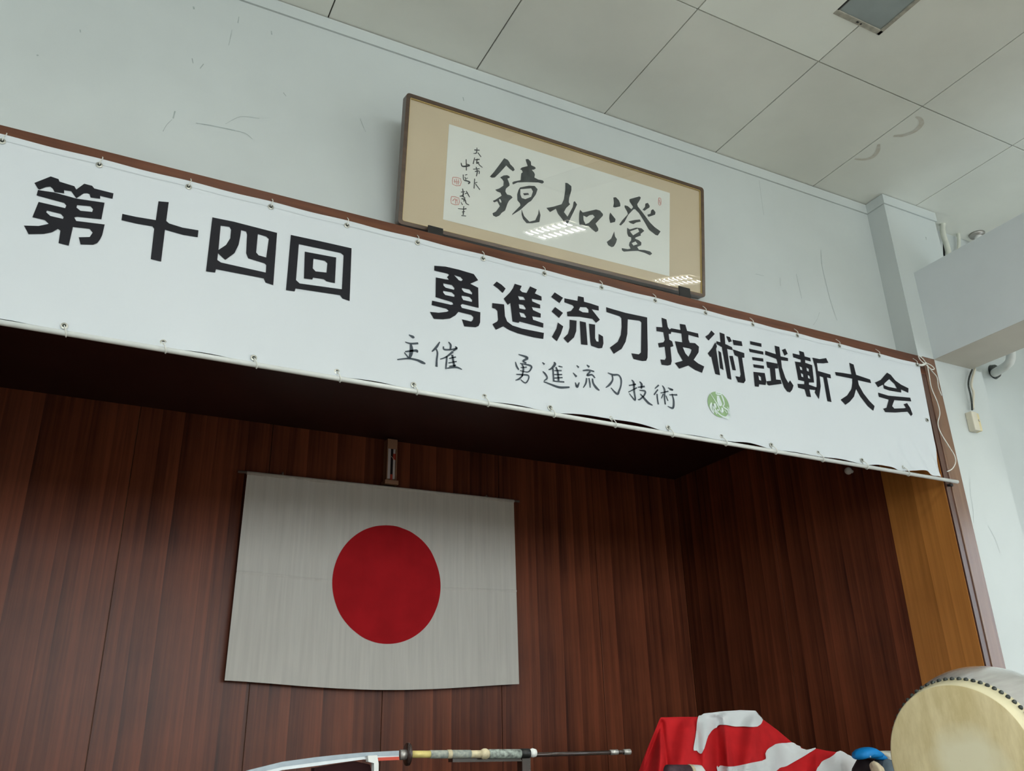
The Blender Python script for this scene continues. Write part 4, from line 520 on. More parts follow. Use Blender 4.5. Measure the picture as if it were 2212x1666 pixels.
# cord loops: to the surround at the top, round the pole at the foot
for k in range(16):
    gx = -0.505 + 0.3605 * k; gz = EYE + 2.306
    MB().tube(smooth_line([(gx, YB - 0.006, gz), (gx + 0.003, YB - 0.010, gz + 0.02), (gx + 0.008, YB + 0.004, gz + 0.04), (gx + 0.006, YP - 0.006, gz + 0.058)], 3), 0.0022, 6).build('tie_cord', M['cord'], ban, True)
PZ = lambda x: EYE + 1.507 - 0.0016 * (x + 0.4)
YPL = 3.437
for k in range(14):
    gx = -0.155 + 0.3625 * k; gz = EYE + 1.541; pz = PZ(gx)
    MB().tube(smooth_line([(gx, YB - 0.006, gz), (gx + 0.006, YPL - 0.016, pz + 0.012), (gx + 0.012, YPL - 0.016, pz - 0.006), (gx + 0.014, YPL - 0.003, pz - 0.017), (gx + 0.010, YPL + 0.013, pz), (gx, YB - 0.002, gz)], 3), 0.0024, 6).build('tie_cord', M['cord'], ban, True)
pole = MB().tube([(BX0 - 0.15, YPL, PZ(BX0)), (2.2, YPL, PZ(2.2)), (5.035, YPL, PZ(5.03))], 0.0115, 16).build('banner_pole', M['pole'], None, True, origin=(2.2, YPL, PZ(2.2)))
tag(pole, 'thin white pole tied along the lower edge of the banner', 'pole')
# loose string tied in a bow at the upper right corner
st = empty('string', tuple(at(2003, 785, 3.44)), 'white plastic string knotted in a bow at the banner\'s upper right corner with trailing ends', 'string')
def string(name, pts, Y=3.435, r=0.0035):
    MB().tube(smooth_line([tuple(at(x, y, Y - 0.004 * (i % 2))) for i, (x, y) in enumerate(pts)], 5), r, 6).build(name, M['cord'], st, True)
string('bow_loop', [(1997, 786), (1988, 778), (1984, 769), (1992, 774), (2000, 784)])
string('bow_loop', [(2000, 784), (2012, 790), (2018, 797), (2012, 798), (2002, 790), (1998, 784)])
string('trailing_end', [(2003, 788), (2007, 810), (2012, 838), (2025, 870), (2030, 893), (2026, 915), (2032, 935), (2050, 965), (2062, 985), (2064, 1000), (2057, 1013), (2046, 1019)])
string('trailing_end', [(2003, 790), (2014, 803), (2024, 816), (2027, 836), (2034, 855)], 3.44)
string('knot', [(1985, 788), (1991, 789), (1997, 787), (2000, 784)], 3.435, 0.008)
n = at(2051, 1048, YP - 0.012)
tag(MB().tube([(n.x, YP + 0.003, n.z), (n.x, YP - 0.03, n.z - 0.004)], [0.007, 0.011], 10).build('nail', M['black'], None, True, origin=tuple(n)), 'dark nail in the stage surround just below the end of the white pole', 'nail')

# ------------------------------------------------------------------ framed calligraphy
PM = Matrix(((0.9981675882737167, -0.05094455339355104, -0.032651465501009794), (0.04404774918016629, 0.9817182970272843, -0.18517284108100218), (0.041488088796583104, 0.1833953046328628, 0.9821633778178793)))
PO = Vector((1.2106, 3.50, 2.4275 + EYE)); PW, PH = 2.0365, 0.7292
def pl(u, d, v): return PO + PM @ Vector((u, d, v))
pic = empty('framed_calligraphy', tuple(PO), 'wide brown picture frame with three brushed black characters, tilted above the banner', 'picture')
def lbox(mb, u0, u1, d0, d1, v0, v1):
    t = MB().box((u0, d0, v0), (u1, d1, v1)); mb.add([pl(q.x, q.y, q.z) for q in t.v], t.f)
def rounded(u0, v0, u1, v1, r, n=5):
    out = []
    for cx_, cy_, a0 in ((u1-r, v1-r, 0), (u0+r, v1-r, 90), (u0+r, v0+r, 180), (u1-r, v0+r, 270)):
        for k in range(n + 1):
            a = math.radians(a0 + 90*k/n); out.append((cx_ + r*math.cos(a), cy_ + r*math.sin(a)))
    return out
def ring_prism(name, o_, i_, d0, d1, mat, parent):
    n = len(o_); vs = []
    for (a, b) in zip(o_, i_): vs += [pl(a[0], d0, a[1]), pl(b[0], d0, b[1]), pl(b[0], d1, b[1]), pl(a[0], d1, a[1])]
    fs = []
    for k in range(n):
        a, b = 4*k, 4*((k+1) % n)
        for j in range(4): fs.append((a+j, b+j, b+(j+1) % 4, a+(j+1) % 4))
    return mesh(name, vs, fs, mat, parent)
ring_prism('frame', rounded(0, 0, PW, PH, 0.020), rounded(0.022, 0.020, PW-0.022, PH-0.020, 0.010), 0.0, 0.045, M['frame'], pic)
ring_prism('gold_fillet', rounded(0.022, 0.020, PW-0.022, PH-0.020, 0.010), rounded(0.0255, 0.0235, PW-0.0255, PH-0.0235, 0.008), 0.004, 0.016, M['gold'], pic)
mb = MB(); lbox(mb, 0.022, PW-0.022, 0.015, 0.018, 0.02, PH-0.02); mb.build('mat', M['mat'], pic)
mb = MB(); lbox(mb, 0.01, PW-0.01, 0.030, 0.042, 0.01, PH-0.01); mb.build('backboard', M['plaque'], pic)
mb = MB(); mb.poly([PAPER], lambda u, v: pl(u, 0.0142, v)); pap = mb.build('paper', M['paper'], pic)
for g in CALLIG:
    mb = MB()
    for poly in g: mb.poly(poly, lambda u, v: pl(u, 0.0136, v))
    mb.build('brushed_character', M['sumi'], pap)
mb = MB()
for s_ in SIGN: mb.stroke([(q[0], q[1], q[2]*1.25) for q in s_], lambda u, v: pl(u, 0.0136, v))
mb.build('signature', M['sumi'], pap)
for g in SEAL:
    mb = MB()
    for s_ in g: mb.stroke(s_, lambda u, v: pl(u, 0.0136, v), 2)
    mb.build('seal_stamp', M['seal'], pap)
mb = MB(); lbox(mb, 0.02, PW-0.02, 0.0085, 0.0105, 0.018, PH-0.018); mb.build('glass', M['glass'], pic)
for (bx, by) in ((940, 497), (1478, 634)):
    q = at(bx, by, 3.485)
    t = empty('picture_bracket', (q.x, 3.5, ZT), 'small black bracket under the %s end of the picture frame' % ('left' if bx < 1000 else 'right'), 'bracket')
    MB().box((q.x - 0.045, 3.478, ZT), (q.x + 0.045, 3.56, ZT + 0.006), 0.002).build('base', M['black'], t)
    MB().box((q.x - 0.042, 3.476, ZT), (q.x + 0.042, 3.484, ZT + 0.048 + (0.022 if bx > 1000 else 0)), 0.003).build('lip', M['black'], t)

# ------------------------------------------------------------------ flag on its rod, tablet above
YF = 6.12
fl = empty('flag', (2.13, YF, EYE + 1.843), 'white flag with a large red disc hanging on the dark wooden back wall', 'flag')
FX0, FX1 = 1.050, 3.198
def flag_pt(u, v):                            # v 0 foot .. 1 head
    x = FX0 + (FX1 - FX0) * u + (-0.012 * (1 - v) * (1 - u)) + 0.010 * (1 - v) * u
    zt = EYE + 1.836 + 0.011 * u
    sag = 0.052 * math.sin(math.pi * min(1, max(0, u * 0.98 + 0.01))) ** 1.3
    zb = EYE + 0.424 - 0.005 * u - sag
    z = zb + (zt - zb) * v
    y = YF - 0.004
    for a, ph, fr in ((0.0045, 0.3, 9), (0.003, 1.9, 17), (0.0022, 4.0, 31), (0.0015, 1.0, 47)):
        y += a * math.sin(fr * u * math.pi + ph + 0.7 * (1 - v)) * (0.55 + 0.45 * v)
    y += -0.007 * math.exp(-((v - 0.50 + 0.012*u) / 0.0045) ** 2) * smooth01((abs(x - 2.133) - 0.43) / 0.04) - 0.02 * (1 - v) * (1 - v) * math.sin(math.pi * u)
    if u < 0.01 or u > 0.99: y += 0.002
    return Vector((x, y, z))
NU, NV = 150, 260
V = [flag_pt(i / NU, j / NV) for j in range(NV + 1) for i in range(NU + 1)]
F = [(j*(NU+1)+i, j*(NU+1)+i+1, (j+1)*(NU+1)+i+1, (j+1)*(NU+1)+i) for j in range(NV) for i in range(NU)]
mesh('cloth', V, F, M['cloth'], fl, True)
dc_u, dc_z, DR = (2.133 - FX0) / (FX1 - FX0), 1.115, 0.429
def disc_pt(r, a):
    x = 2.133 + 0.98 * r * math.cos(a); z = EYE + dc_z + 1.01 * r * math.sin(a)
    u = (x - FX0) / (FX1 - FX0); zt = flag_pt(u, 1).z; zb = flag_pt(u, 0).z
    p = flag_pt(u, (z - zb) / (zt - zb)); return Vector((x, p.y - 0.0035, z))
V = [disc_pt(0, 0)]; F = []; R_, A_ = 26, 96
for i in range(1, R_ + 1):
    for k in range(A_): V.append(disc_pt(DR * i / R_, 2*math.pi*k/A_))
for k in range(A_): F.append((0, 1+k, 1+(k+1) % A_))
for i in range(R_ - 1):
    for k in range(A_):
        a = 1 + i*A_ + k; b = 1 + i*A_ + (k+1) % A_; F.append((a, a + A_, b + A_, b))
mesh('red_disc', V, F, M['red'], fl, True)
MB().tube([(FX0 - 0.004, YF, EYE + 1.836), (FX1 + 0.004, YF, EYE + 1.848)], 0.013, 12).build('sleeve', M['cloth'], fl, True)
rod = MB().tube([(0.985, YF, EYE + 1.838), (3.252, YF, EYE + 1.850)], 0.0095, 12).build('flag_rod', M['metal'], None, True, origin=(2.12, YF, EYE + 1.844))
tag(rod, 'thin metal rod carrying the flag along its top edge', 'rod')
for x in (1.3, 2.95):
    tag(MB().tube([(x, YBK, EYE + 1.87), (x, YF - 0.005, EYE + 1.868), (x, YF - 0.012, EYE + 1.85)], 0.004, 6).build('rod_hook', M['metal'], None, True, origin=(x, YBK, EYE + 1.87)), 'small metal hook holding the %s half of the flag rod' % ('left' if x < 2 else 'right'), 'hook')
YQ = 6.13
a, b = at(833.5, 1047, YQ), at(859, 950, YQ)
tb = empty('wooden_tablet', ((a.x+b.x)/2, YBK, a.z), 'narrow upright pale wooden holder with two white slips above the flag', 'tablet')
xl, xr, zb_, zt_ = at(836, 1000, YQ).x, at(857.5, 1000, YQ).x, at(846, 1047, YQ).z, at(849, 949, YQ).z
MB().box((xl, YQ + 0.02, zb_), (xr, YBK, zt_)).build('backboard', M['plaque'], tb)
MB().box((xl - 0.014, YQ - 0.012, zb_), (xr + 0.014, YBK, zb_ + 0.034), 0.003).build('base', M['plaque'], tb)
MB().box((xl, YQ, zt_ - 0.078), (xr, YQ + 0.03, zt_), 0.002).build('head_board', M['plaque'], tb)
for x in (xl, xr - 0.007): MB().box((x, YQ, zb_ + 0.03), (x + 0.007, YQ + 0.03, zt_ - 0.07)).build('side_strip', M['plaque'], tb)
z0_, z1_ = zb_ + 0.05, zt_ - 0.078
wd_ = xr - xl
MB().box((xl + 0.009, YQ + 0.012, z0_), (xl + wd_*0.40, YQ + 0.02, z1_)).build('white_slip', M['plaque_white'], tb)
MB().box((xl + wd_*0.66, YQ + 0.012, z0_), (xr - 0.009, YQ + 0.02, z1_)).build('white_slip', M['plaque_white'], tb)
MB().box((xl + wd_*0.40, YQ + 0.014, z0_), (xl + wd_*0.66, YQ + 0.02, z1_)).build('dark_slip', M['dark_cloth'], tb)
MB().box((xl + wd_*0.42, YQ + 0.008, zb_ + 0.036), (xl + wd_*0.63, YQ + 0.016, zb_ + 0.085), 0.002).build('red_mark', M['plaque_red'], tb)
MB().box((xl + wd_*0.62, YQ + 0.008, zt_ - 0.165), (xr - 0.008, YQ + 0.014, zt_ - 0.115), 0.002).build('red_mark', M['plaque_red'], tb)
MB().tube([(xl + wd_*0.42, YQ + 0.006, zt_ - 0.14), (xl + wd_*0.75, YQ + 0.006, zt_ - 0.168)], 0.0016, 6).build('thread', M['cord'], tb)
k = at_x(1841, 1019, XR)
kn = empty('wall_knob', tuple(k), 'small round white knob high on the right stage wall below the banner', 'knob')
MB().tube([(XR, k.y, k.z), (XR - 0.02, k.y, k.z)], 0.012, 10).build('stem', M['white_plastic'], kn, True)
bm = bmesh.new(); bmesh.ops.create_uvsphere(bm, u_segments=16, v_segments=10, radius=0.027)
mesh('ball', [q.co + Vector((XR - 0.04, k.y, k.z)) for q in bm.verts], [tuple(v.index for v in f.verts) for f in bm.faces], M['white_plastic'], kn, True); bm.free()

# ------------------------------------------------------------------ drum on its stand
DC = at(2074, 1644, 2.5)
AX = Vector((math.cos(math.radians(13)), math.sin(math.radians(13)), 0.0)); UP = Vector((0, 0, 1)); SD = AX.cross(UP)
DRR = 0.288
def drum_pt(s, r, a): return DC + AX * s + (SD * math.cos(a) + UP * math.sin(a)) * r
dr = empty('taiko_drum', (DC.x + 0.33, DC.y + 0.08, DC.z - 0.37), 'barrel drum with a pale hide head ringed by dark studs, at the lower right', 'drum')
def lathe(name, prof, mat, parent, n=96, cap0=True):
    V = []; F = []
    for (s, r) in prof:
        for k_ in range(n): V.append(drum_pt(s, r, 2*math.pi*k_/n))
    for i in range(len(prof) - 1):
        for k_ in range(n):
            a_ = i*n + k_; b_ = i*n + (k_+1) % n; F.append((a_, a_ + n, b_ + n, b_))
    return mesh(name, V, F, mat, parent, True)
LEN = 0.66
def bulge(s): t = s / LEN; return DRR * (0.985 + 0.30 * math.sin(math.pi * t) ** 1.25) 
lathe('body', [(0.045 + (LEN-0.09) * i / 24, bulge(0.045 + (LEN-0.09) * i / 24)) for i in range(25)], M['drum_body'], dr)
for side in (0, 1):
    f = (lambda s: s) if side == 0 else (lambda s: LEN - s)
    lathe('hide', [(f(0.0), 0.001), (f(-0.001), DRR*0.3), (f(0.0), DRR * 0.95), (f(0.002), DRR * 0.985)], M['skin'], dr)
    lathe('hide_edge', [(f(0.002), DRR*0.985), (f(0.006), DRR*1.0), (f(0.02), bulge(0.02) + 0.003), (f(0.085), bulge(0.085) + 0.003), (f(0.086), bulge(0.086))], M['hide_edge'], dr)

NS = 70; s0 = 0.068
bm = bmesh.new(); bmesh.ops.create_uvsphere(bm, u_segments=10, v_segments=6, radius=0.0098)
sv = [v.co.copy() for v in bm.verts]; sf = [tuple(v.index for v in f.verts) for f in bm.faces]; bm.free()
me = bpy.data.meshes.new('stud'); me.from_pydata([tuple(v) for v in sv], [], sf); me.materials.append(M['stud'])
for p in me.polygons: p.use_smooth = True
base = wloc(dr)
for k_ in range(NS):
    o = bpy.data.objects.new('stud', me); COL.objects.link(o); o.parent = dr
    o.location = drum_pt(s0, bulge(s0) + 0.005, 2*math.pi*(k_+0.3)/NS) - base
sd = empty('drum_stand', (DC.x + 0.33, DC.y + 0.08, 0), 'dark wooden cradle stand carrying the drum', 'stand')
lowz = DC.z - DRR * 1.33
for s in (0.14, 0.52):
    for e in (-1, 1):
        p0 = DC + AX * s + SD * (e * 0.34); p1 = DC + AX * s + SD * (e * 0.2)
        MB().tube([(p0.x, p0.y, 0.03), (p1.x, p1.y, lowz - 0.02), ((DC + AX*s + SD*(e*0.30)).x, (DC + AX*s + SD*(e*0.30)).y, DC.z - DRR*1.02)], 0.028, 8).build('leg', M['lacquer'], sd)
    a_ = DC + AX * s + SD * 0.33; b_ = DC + AX * s - SD * 0.33
    MB().tube([(a_.x, a_.y, lowz - 0.04), (b_.x, b_.y, lowz - 0.04)], 0.024, 8).build('crossbar', M['lacquer'], sd)
for e in (-1, 1):
    a_ = DC + AX * 0.08 + SD * (e * 0.34); b_ = DC + AX * 0.6 + SD * (e * 0.34)
    MB().tube([(a_.x, a_.y, 0.028), (b_.x, b_.y, 0.028)], 0.028, 8).build('foot_rail', M['lacquer'], sd)

# ------------------------------------------------------------------ sword and scabbard on a rack
YS = 2.25
def flat(pxs, Y, th):
    """a solid of thickness th whose front outline is given"""
    P = [at(x, y, Y) for x, y in pxs]; n = len(P)
    mb = MB(); tri = tessellate_polygon([[Vector((p.x, p.z, 0)) for p in P]])
    mb.add([tuple(p) for p in P] + [(p.x, Y + th, p.z) for p in P], [tuple(t) for t in tri] + [tuple(i + n for i in t)[::-1] for t in tri] + [(i, i + n, (i+1) % n + n, (i+1) % n) for i in range(n)])
    return mb
sw = empty('sword', tuple(at(880, 1635, YS)), 'long curved sword with bare blade and wrapped handle resting on a rack', 'sword')
up = [(400, 1712), (470, 1686), (541, 1663), (610, 1646), (683, 1636), (740, 1630), (785, 1626), (862, 1622)]
mid = [(400, 1722), (470, 1696), (541, 1674), (610, 1657), (683, 1647), (740, 1640), (785, 1635), (862, 1633)]
lo = [(400, 1727), (470, 1702), (545, 1681), (610, 1664), (683, 1655), (740, 1647), (785, 1641), (862, 1641)]
flat(up + mid[::-1], YS, 0.006).build('blade', M['steel'], sw)
flat(mid + lo[::-1], YS + 0.001, 0.004).build('cutting_edge', M['steel_edge'], sw)
flat([(817, 1637), (862, 1635), (863, 1642), (817, 1644)], YS - 0.003, 0.010).build('red_band', M['plaque_red'], sw)
def rodpx(name, x0_, x1_, y0_, r, mat, Y=YS + 0.004, y1_=None, prof=None, parent=sw, n=14):
    A = at(x0_, y0_, Y); B = at(x1_, y1_ if y1_ is not None else y0_ - (x1_-x0_)*0.004, Y)
    pr_ = prof or [1, 1]; K = len(pr_)
    return MB().tube([tuple(A.lerp(B, i / (K-1))) for i in range(K)], [r * p for p in pr_], n).build(name, mat, parent, True)
PXM = 0.00137
rodpx('collar', 864, 877, 1631, 9*PXM, M['metal'])
rodpx('hand_guard', 878, 883, 1630, 20*PXM, M['lacquer'], n=20)
rodpx('handle_section', 884, 929, 1630, 6.5*PXM, M['gold2'])
rodpx('handle_section', 929, 966, 1630, 7.5*PXM, M['wrap'])
rodpx('handle_ring', 966, 975, 1629.5, 8*PXM, M['bone'])
rodpx('handle_section', 975, 1016, 1629.5, 7.5*PXM, M['wrap'])
rodpx('handle_section', 1016, 1038, 1629.5, 7*PXM, M['bone'])
rodpx('handle_ring', 1038, 1056, 1629, 10*PXM, M['bone'], prof=[.7, 1, 1, .7])
rodpx('handle_section', 1056, 1124, 1629, 8.5*PXM, M['wrap2'])
rodpx('pommel', 1124, 1143, 1628, 9*PXM, M['black'])
rodpx('pommel_cap', 1143, 1157, 1627, 9*PXM, M['white_plastic'], prof=[.7, 1, .8])
sc = empty('scabbard', tuple(at(1160, 1632, YS + 0.10)), 'slim dark lacquered scabbard behind the sword handle, with grey tip fittings to the right', 'scabbard')
rodpx('sheath', 1060, 1318, 1634, 4.5*PXM, M['lacquer'], YS + 0.10, parent=sc, y1_=1626)
rodpx('tip_fitting', 1318, 1334, 1626, 5.5*PXM, M['metal'], YS + 0.10, parent=sc, y1_=1625)
rodpx('sheath', 1334, 1347, 1625, 4.5*PXM, M['lacquer'], YS + 0.10, parent=sc)
rodpx('tip_fitting', 1347, 1361, 1625, 6*PXM, M['metal'], YS + 0.10, parent=sc, y1_=1624.5)
rk = empty('sword_rack', (at(960, 1700, YS).x, YS + 0.05, 0.90), 'sword rack with a white hook at the left and a dark post at the right', 'rack')
flat([(795, 1633), (815, 1632), (818, 1650), (817, 1760), (808, 1760), (808, 1649), (796, 1646)], YS - 0.012, 0.02).build('white_hook', M['white_plastic'], rk)
flat([(1128, 1636), (1146, 1636), (1148, 1760), (1130, 1760)], YS + 0.02, 0.03).build('dark_post', M['lacquer'], rk)
flat([(978, 1639), (1124, 1637), (1128, 1645), (978, 1647)], YS + 0.02, 0.03).build('rest_bar', M['lacquer'], rk)
flat([(679, 1660), (768, 1645), (799, 1652), (806, 1680), (806, 1760), (679, 1760)], YS + 0.03, 0.03).build('dark_panel', M['maroon'], rk)
q0, q1 = at(640, 1760, YS), at(1180, 1760, YS)
MB().box((q0.x - 0.1, YS - 0.08, min(q0.z, q1.z) - 0.03), (q1.x + 0.1, YS + 0.22, min(q0.z, q1.z) + 0.04)).build('base_board', M['lacquer'], rk)
ztab = min(q0.z, q1.z) - 0.03
tbx = empty('display_table', (1.2, YS + 0.1, 0), 'cloth covered table under the sword rack, below the frame of the photo', 'table')
MB().box((q0.x - 0.5, YS - 0.25, ztab - 0.03), (q1.x + 0.5, YS + 0.4, ztab), 0.005).build('table_top', M['lacquer'], tbx)
for x in (q0.x - 0.42, q1.x + 0.42):
    for y in (YS - 0.2, YS + 0.34): MB().box((x - 0.025, y - 0.025, 0), (x + 0.025, y + 0.025, ztab - 0.03)).build('leg', M['lacquer'], tbx)

# ------------------------------------------------------------------ red and white curtain heaped on the stage
YH = 4.3
prof = [(1380, 1666), (1397, 1620), (1425, 1553), (1427, 1550), (1470, 1549), (1508, 1549), (1520, 1543), (1552, 1539), (1600, 1536), (1632, 1537), (1645, 1552), (1680, 1578), (1712, 1605), (1726, 1612), (1742, 1622), (1762, 1617), (1785, 1622), (1806, 1625), (1818, 1623), (1838, 1635), (1862, 1650), (1880, 1666), (1900, 1690)]
def interp(P, x):
    for a_, b_ in zip(P[:-1], P[1:]):
        if a_[0] <= x <= b_[0]: return a_[1] + (b_[1]-a_[1]) * (x-a_[0]) / max(1e-6, b_[0]-a_[0])
    return P[0][1] if x < P[0][0] else P[-1][1]
WH = [[(1508, 1549), (1520, 1542), (1552, 1538), (1600, 1534), (1632, 1534), (1650, 1548), (1648, 1556), (1636, 1570), (1590, 1570), (1556, 1566), (1542, 1575), (1530, 1590), (1516, 1628), (1500, 1622), (1498, 1618), (1504, 1580)],
      [(1656, 1622), (1675, 1608), (1710, 1604), (1728, 1612), (1735, 1618), (1760, 1613), (1762, 1618), (1740, 1632), (1700, 1655), (1675, 1668), (1672, 1720), (1540, 1720), (1548, 1658), (1556, 1654), (1585, 1656), (1640, 1645), (1654, 1640)],
      [(1815, 1622), (1840, 1634), (1862, 1649), (1850, 1666), (1820, 1720), (1750, 1720), (1763, 1666), (1775, 1646), (1800, 1632)]]
def inside(P, x, y):
    c_ = False; j_ = len(P) - 1
    for i_ in range(len(P)):
        xi, yi = P[i_]; xj, yj = P[j_]
        if (yi > y) != (yj > y) and x < (xj-xi) * (y-yi) / (yj-yi) + xi: c_ = not c_
        j_ = i_
    return c_
cr = empty('curtain_heap', (3.6, YH, 0.88), 'red and white ceremonial curtain draped in folds on the stage beside the drum', 'curtain')
K = 0.00213
def heap(x, t):                               # x photo column at depth YH, t drop below the crest (pixels)
    y = interp(prof, x) + t
    P = at(x, y, YH)
    d = -0.20 * smooth01(t / 120.0) - 0.03 * math.sqrt(max(0, min(t, 30)) / 30)
    d += 0.030 * math.sin(x * 0.045 + 0.6) * smooth01(t / 25.0) + 0.014 * math.sin(x * 0.13 + t * 0.02) * smooth01(t / 25.0)
    for (fx_, wdt, amp) in ((1428, 6, 0.03), (1560, 8, -0.045), (1540, 12, 0.03), (1655, 14, -0.03), (1500, 5, 0.02)):
        d += amp * math.exp(-((x - fx_ - 0.12 * t) / wdt) ** 2) * smooth01(t / 12.0)
    s_ = (YH + d) / YH
    return Vector((P.x * s_, YH + d, EYE + (P.z - EYE) * s_)), y
def heap_w(x, t): 
    p, y = heap(x, t); p = Vector(p); s_ = (p.y - 0.010) / p.y
    return Vector((p.x * s_, p.y - 0.010, EYE + (p.z - EYE) * s_)), y
nx, nt_ = 300, 90
xs = [1378 + 512 * i / nx for i in range(nx + 1)]
V = []; Yp = []
for j in range(nt_ + 1):
    for x in xs:
        p, y = heap(x, 150 * j / nt_); V.append(p); Yp.append(y)
F = []; FW = [[], [], []]
for j in range(nt_):
    for i in range(nx):
        q = (j*(nx+1)+i, (j+1)*(nx+1)+i, (j+1)*(nx+1)+i+1, j*(nx+1)+i+1)
        mx_, my_ = (xs[i] + xs[i+1]) / 2, sum(Yp[k_] for k_ in q) / 4
        if V[q[1]].z < 0.9: continue
        hit = next((w_ for w_, P in enumerate(WH) if inside(P, mx_, my_)), None)
        F.append(q)
mesh('red_cloth', V, F, M['cloth_red'], cr, True)
MB().add([V[i] for i in range(nx + 1)] + [(V[i].x * 1.02, YH + 0.45, 0.885) for i in range(nx + 1)], [(i, i+1, i+nx+2, i+nx+1) for i in range(nx)]).build('back_fall', M['cloth_red'], cr, True)
def project_heap(x, y, lift):                 # point on the heap surface seen at (x, y)
    t = max(0.0, y - interp(prof, x)); p, _ = heap(x, t)
    s_ = (p.y - lift) / p.y
    q = at(x, max(y, interp(prof, x) - 1.5), YH); s2 = (p.y - lift) / YH
    return Vector((q.x * s2, p.y - lift, EYE + (q.z - EYE) * s2))
def closed(P, k=4):
    n = len(P); out = []
    for i in range(n):
        p0, p1, p2, p3 = P[i-1], P[i], P[(i+1) % n], P[(i+2) % n]
        for t in range(k):
            u = t / k; out.append(tuple(0.5*((2*p1[j]) + (-p0[j]+p2[j])*u*0.8 + (2*p0[j]-5*p1[j]+4*p2[j]-p3[j])*u*u + (-p0[j]+3*p1[j]-3*p2[j]+p3[j])*u**3) for j in (0, 1)))
    return out
for P in [closed(P) for P in WH]:             # white widths: filled outline, finely subdivided onto the heap
    bm = bmesh.new()
    tri = tessellate_polygon([[Vector((a_, b_, 0)) for a_, b_ in P]])
    vs = [bm.verts.new((a_, b_, 0)) for a_, b_ in P]
    for t in tri: bm.faces.new([vs[i] for i in t])
    for _ in range(5):
        es = [e for e in bm.edges if e.calc_length() > 5.0]
        if es:
            bmesh.ops.subdivide_edges(bm, edges=es, cuts=1); bmesh.ops.triangulate(bm, faces=list(bm.faces))
    bm.verts.index_update()
    VV = [project_heap(v.co.x, v.co.y, 0.012) for v in bm.verts]; FF = [tuple(v.index for v in f.verts) for f in bm.faces]; bm.free()
    mesh('white_cloth', VV, FF, M['cloth_white'], cr, True)

# things beside the curtain
def blob(name, cx_, cy_, rx, ry, Y, depth, mat, parent=None, squash=0.0, n=20, tilt=0.0, top=False):
    c_ = at(cx_, cy_, Y); ex = at(cx_ + rx, cy_, Y) - c_; ey = at(cx_, cy_ - ry, Y) - c_
    V = []; F = []
    for i in range(n // 2 + 1):
        th = math.pi * i / (n // 2)
        for k_ in range(n):
            ph = 2*math.pi*k_/n
            a_, b_, e_ = math.sin(th)*math.cos(ph), math.cos(th), math.sin(th)*math.sin(ph)
            if top and b_ < -0.15: b_ = -0.15 - 0.05 * (abs(b_))
            a_ += squash * (b_ < 0.3) * max(0, a_) * (0.3 - b_)
            ca, sa = math.cos(tilt), math.sin(tilt); a2, b2 = a_*ca - b_*sa, a_*sa + b_*ca
            V.append(c_ + ex * a2 + ey * b2 + Vector((0, depth * e_, 0)))
    for i in range(n // 2):
        for k_ in range(n): F.append((i*n+k_, i*n+(k_+1) % n, (i+1)*n+(k_+1) % n, (i+1)*n+k_))
    return mesh(name, V, F, mat, parent, True, origin=None if parent else tuple(c_))
YK = 3.95
cap = empty('blue_cap', tuple(at(1875, 1640, YK)), 'bright blue cap with a tiny white star, between the curtain and the drum', 'cap')
capP = [(1847, 1634), (1849, 1625), (1856, 1618), (1866, 1614.5), (1876, 1614), (1884, 1616), (1893, 1621), (1902, 1627), (1910, 1634), (1914, 1638), (1908, 1642), (1896, 1641), (1888, 1638), (1878, 1638.5), (1862, 1638.5), (1858, 1640), (1854, 1643), (1849, 1640)]
def pillow(name, pts, Y, th, mat, parent, lift=0.5):
    """soft solid: outline in front view, domed towards the hall"""
    P = [(x, y) for x, y in pts]; cxm = sum(p[0] for p in P)/len(P); cym = sum(p[1] for p in P)/len(P)
    V = []; F = []; n = len(P); rings = [(1.0, 0.0), (0.93, 0.45), (0.78, 0.75), (0.5, 0.95), (0.0, 1.0)]
    for sgn in (-1, 1):
        b0 = len(V)
        for (sc_, d_) in rings:
            for (x, y) in P:
                q = at(cxm + (x-cxm)*sc_, cym + (y-cym)*sc_, Y); V.append(q + Vector((0, sgn * d_ * th, 0)))
        for r_ in range(len(rings) - 1):
            for i in range(n): F.append((b0+r_*n+i, b0+r_*n+(i+1) % n, b0+(r_+1)*n+(i+1) % n, b0+(r_+1)*n+i))
    return mesh(name, V, F, mat, parent, True, origin=None if parent else tuple(at(cxm, cym, Y)))
pillow('crown', [(1847, 1636), (1848, 1626), (1856, 1618), (1866, 1614.5), (1876, 1614), (1886, 1617), (1897, 1624), (1904, 1630), (1900, 1637), (1888, 1639), (1870, 1638.5), (1860, 1639), (1855, 1642), (1850, 1640)], YK, 0.06, M['blue'], cap)
pillow('brim', [(1888, 1628), (1900, 1627), (1912, 1636), (1915, 1641), (1906, 1644), (1892, 1640)], YK - 0.01, 0.03, M['blue'], cap)
sp_ = MB()
for a_ in range(3):
    an = a_ * math.pi / 3; c_ = at(1880.5, 1635, YK - 0.075); sp_.add([c_ + Vector((math.cos(an+d_)*r_, 0, math.sin(an+d_)*r_)) for d_, r_ in ((0, .008), (math.pi/2, .0015), (math.pi, .008), (-math.pi/2, .0015))], [(0, 1, 2, 3)])
sp_.build('star_mark', M['white_plastic'], cap)
tag(pillow('dark_bag', [(1856, 1640), (1870, 1638), (1890, 1637), (1893, 1646), (1888, 1666), (1893, 1728), (1835, 1728), (1845, 1660)], YK + 0.09, 0.05, M['dark_cloth'], None), 'dark soft bag directly below the blue cap', 'bag')
tag(pillow('grey_bag', [(1908, 1645), (1916, 1639), (1922, 1641), (1932, 1650), (1945, 1700), (1945, 1730), (1902, 1730), (1905, 1680)], YK - 0.06, 0.05, M['grey_cloth'], None), 'dark grey bag against the left edge of the drum', 'bag')
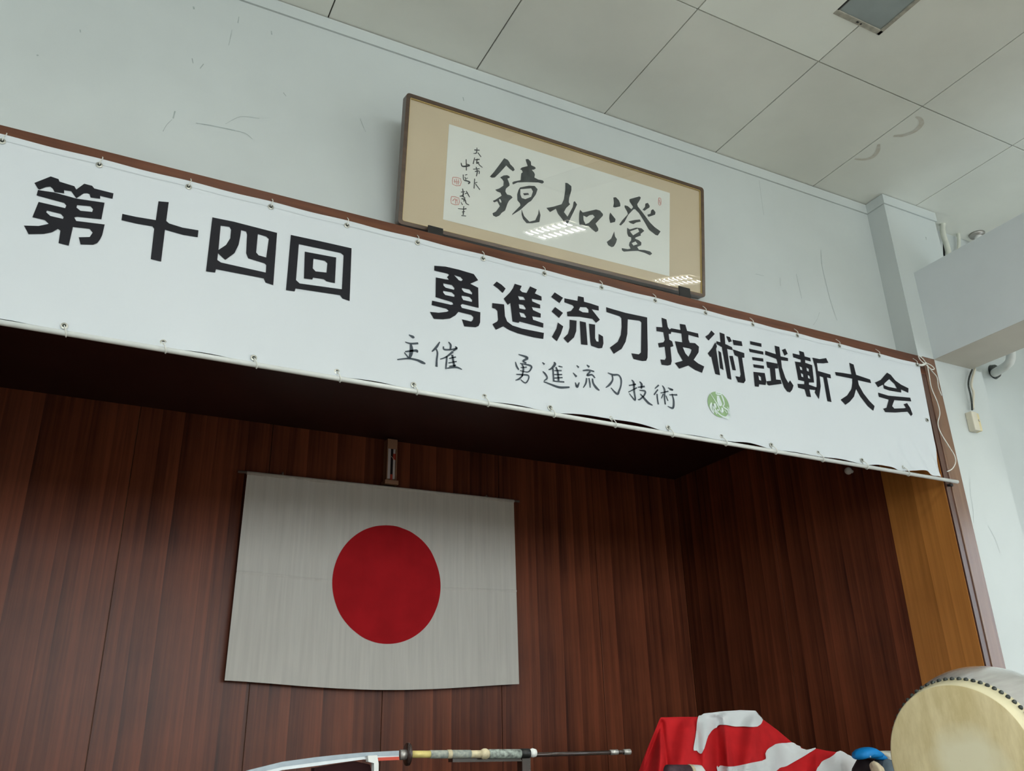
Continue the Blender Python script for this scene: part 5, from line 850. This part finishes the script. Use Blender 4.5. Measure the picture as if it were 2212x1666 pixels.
tag(pillow('slate_cloth', [(1890, 1641), (1912, 1642), (1912, 1666), (1905, 1720), (1895, 1720), (1893, 1655)], YK + 0.03, 0.02, M['grey_cloth'], None), 'slate cloth hanging between the blue cap and the grey bag', 'cloth')
tag(pillow('pale_bundle', [(1883, 1648), (1887, 1644), (1893, 1647), (1903, 1656), (1907, 1666), (1903, 1720), (1890, 1720), (1888, 1662)], YK - 0.06, 0.035, M['flesh'], None), 'pale tan rolled bundle under the brim of the blue cap', 'bundle')
tag(pillow('folded_towel', [(1896, 1623), (1912, 1622), (1928, 1622), (1945, 1624), (1945, 1700), (1920, 1700), (1912, 1660), (1904, 1632)], YK + 0.22, 0.05, M['pipe'], None), 'pale grey folded towel behind the blue cap and the drum', 'towel')
cs = empty('dark_case', tuple(at(1470, 1656, 3.85)), 'dark round case with a cream band and pale end in front of the red curtain', 'case')
MB().tube([tuple(at(1438, 1669, 3.85)), tuple(at(1442, 1669, 3.85)), tuple(at(1488, 1669, 3.85))], [0.02, 0.036, 0.036], 18).build('barrel', M['case'], cs, True)
MB().tube([tuple(at(1488, 1669, 3.85)), tuple(at(1494, 1669, 3.85))], 0.038, 18).build('band', M['bone'], cs, True)
MB().tube([tuple(at(1494, 1669, 3.85)), tuple(at(1512, 1669, 3.85)), tuple(at(1522, 1673, 3.85))], [0.037, 0.035, 0.016], 18).build('end_cap', M['white_plastic'], cs, True)
# a low bench and a box, just under the frame, carry the cap, bags and case
zb = EYE - 0.33
bn = empty('bench', (3.65, 3.87, 0.88), 'low dark bench on the stage edge under the cap, bags and case', 'bench')
MB().box((2.95, 3.74, zb - 0.03), (4.40, 4.02, zb), 0.004).build('seat', M['lacquer'], bn)
for x in (3.0, 4.35):
    for y in (3.77, 3.99): MB().box((x - 0.02, y - 0.02, 0.88), (x + 0.02, y + 0.02, zb - 0.03)).build('leg', M['lacquer'], bn)
cc = at(1465, 1669, 3.85)
tag(MB().box((cc.x - 0.10, 3.76, zb), (cc.x + 0.13, 3.94, cc.z - 0.037), 0.004).build('storage_box', M['dark_cloth'], None, False, origin=(cc.x, 3.85, zb)), 'dark box on the bench directly under the dark case', 'box')
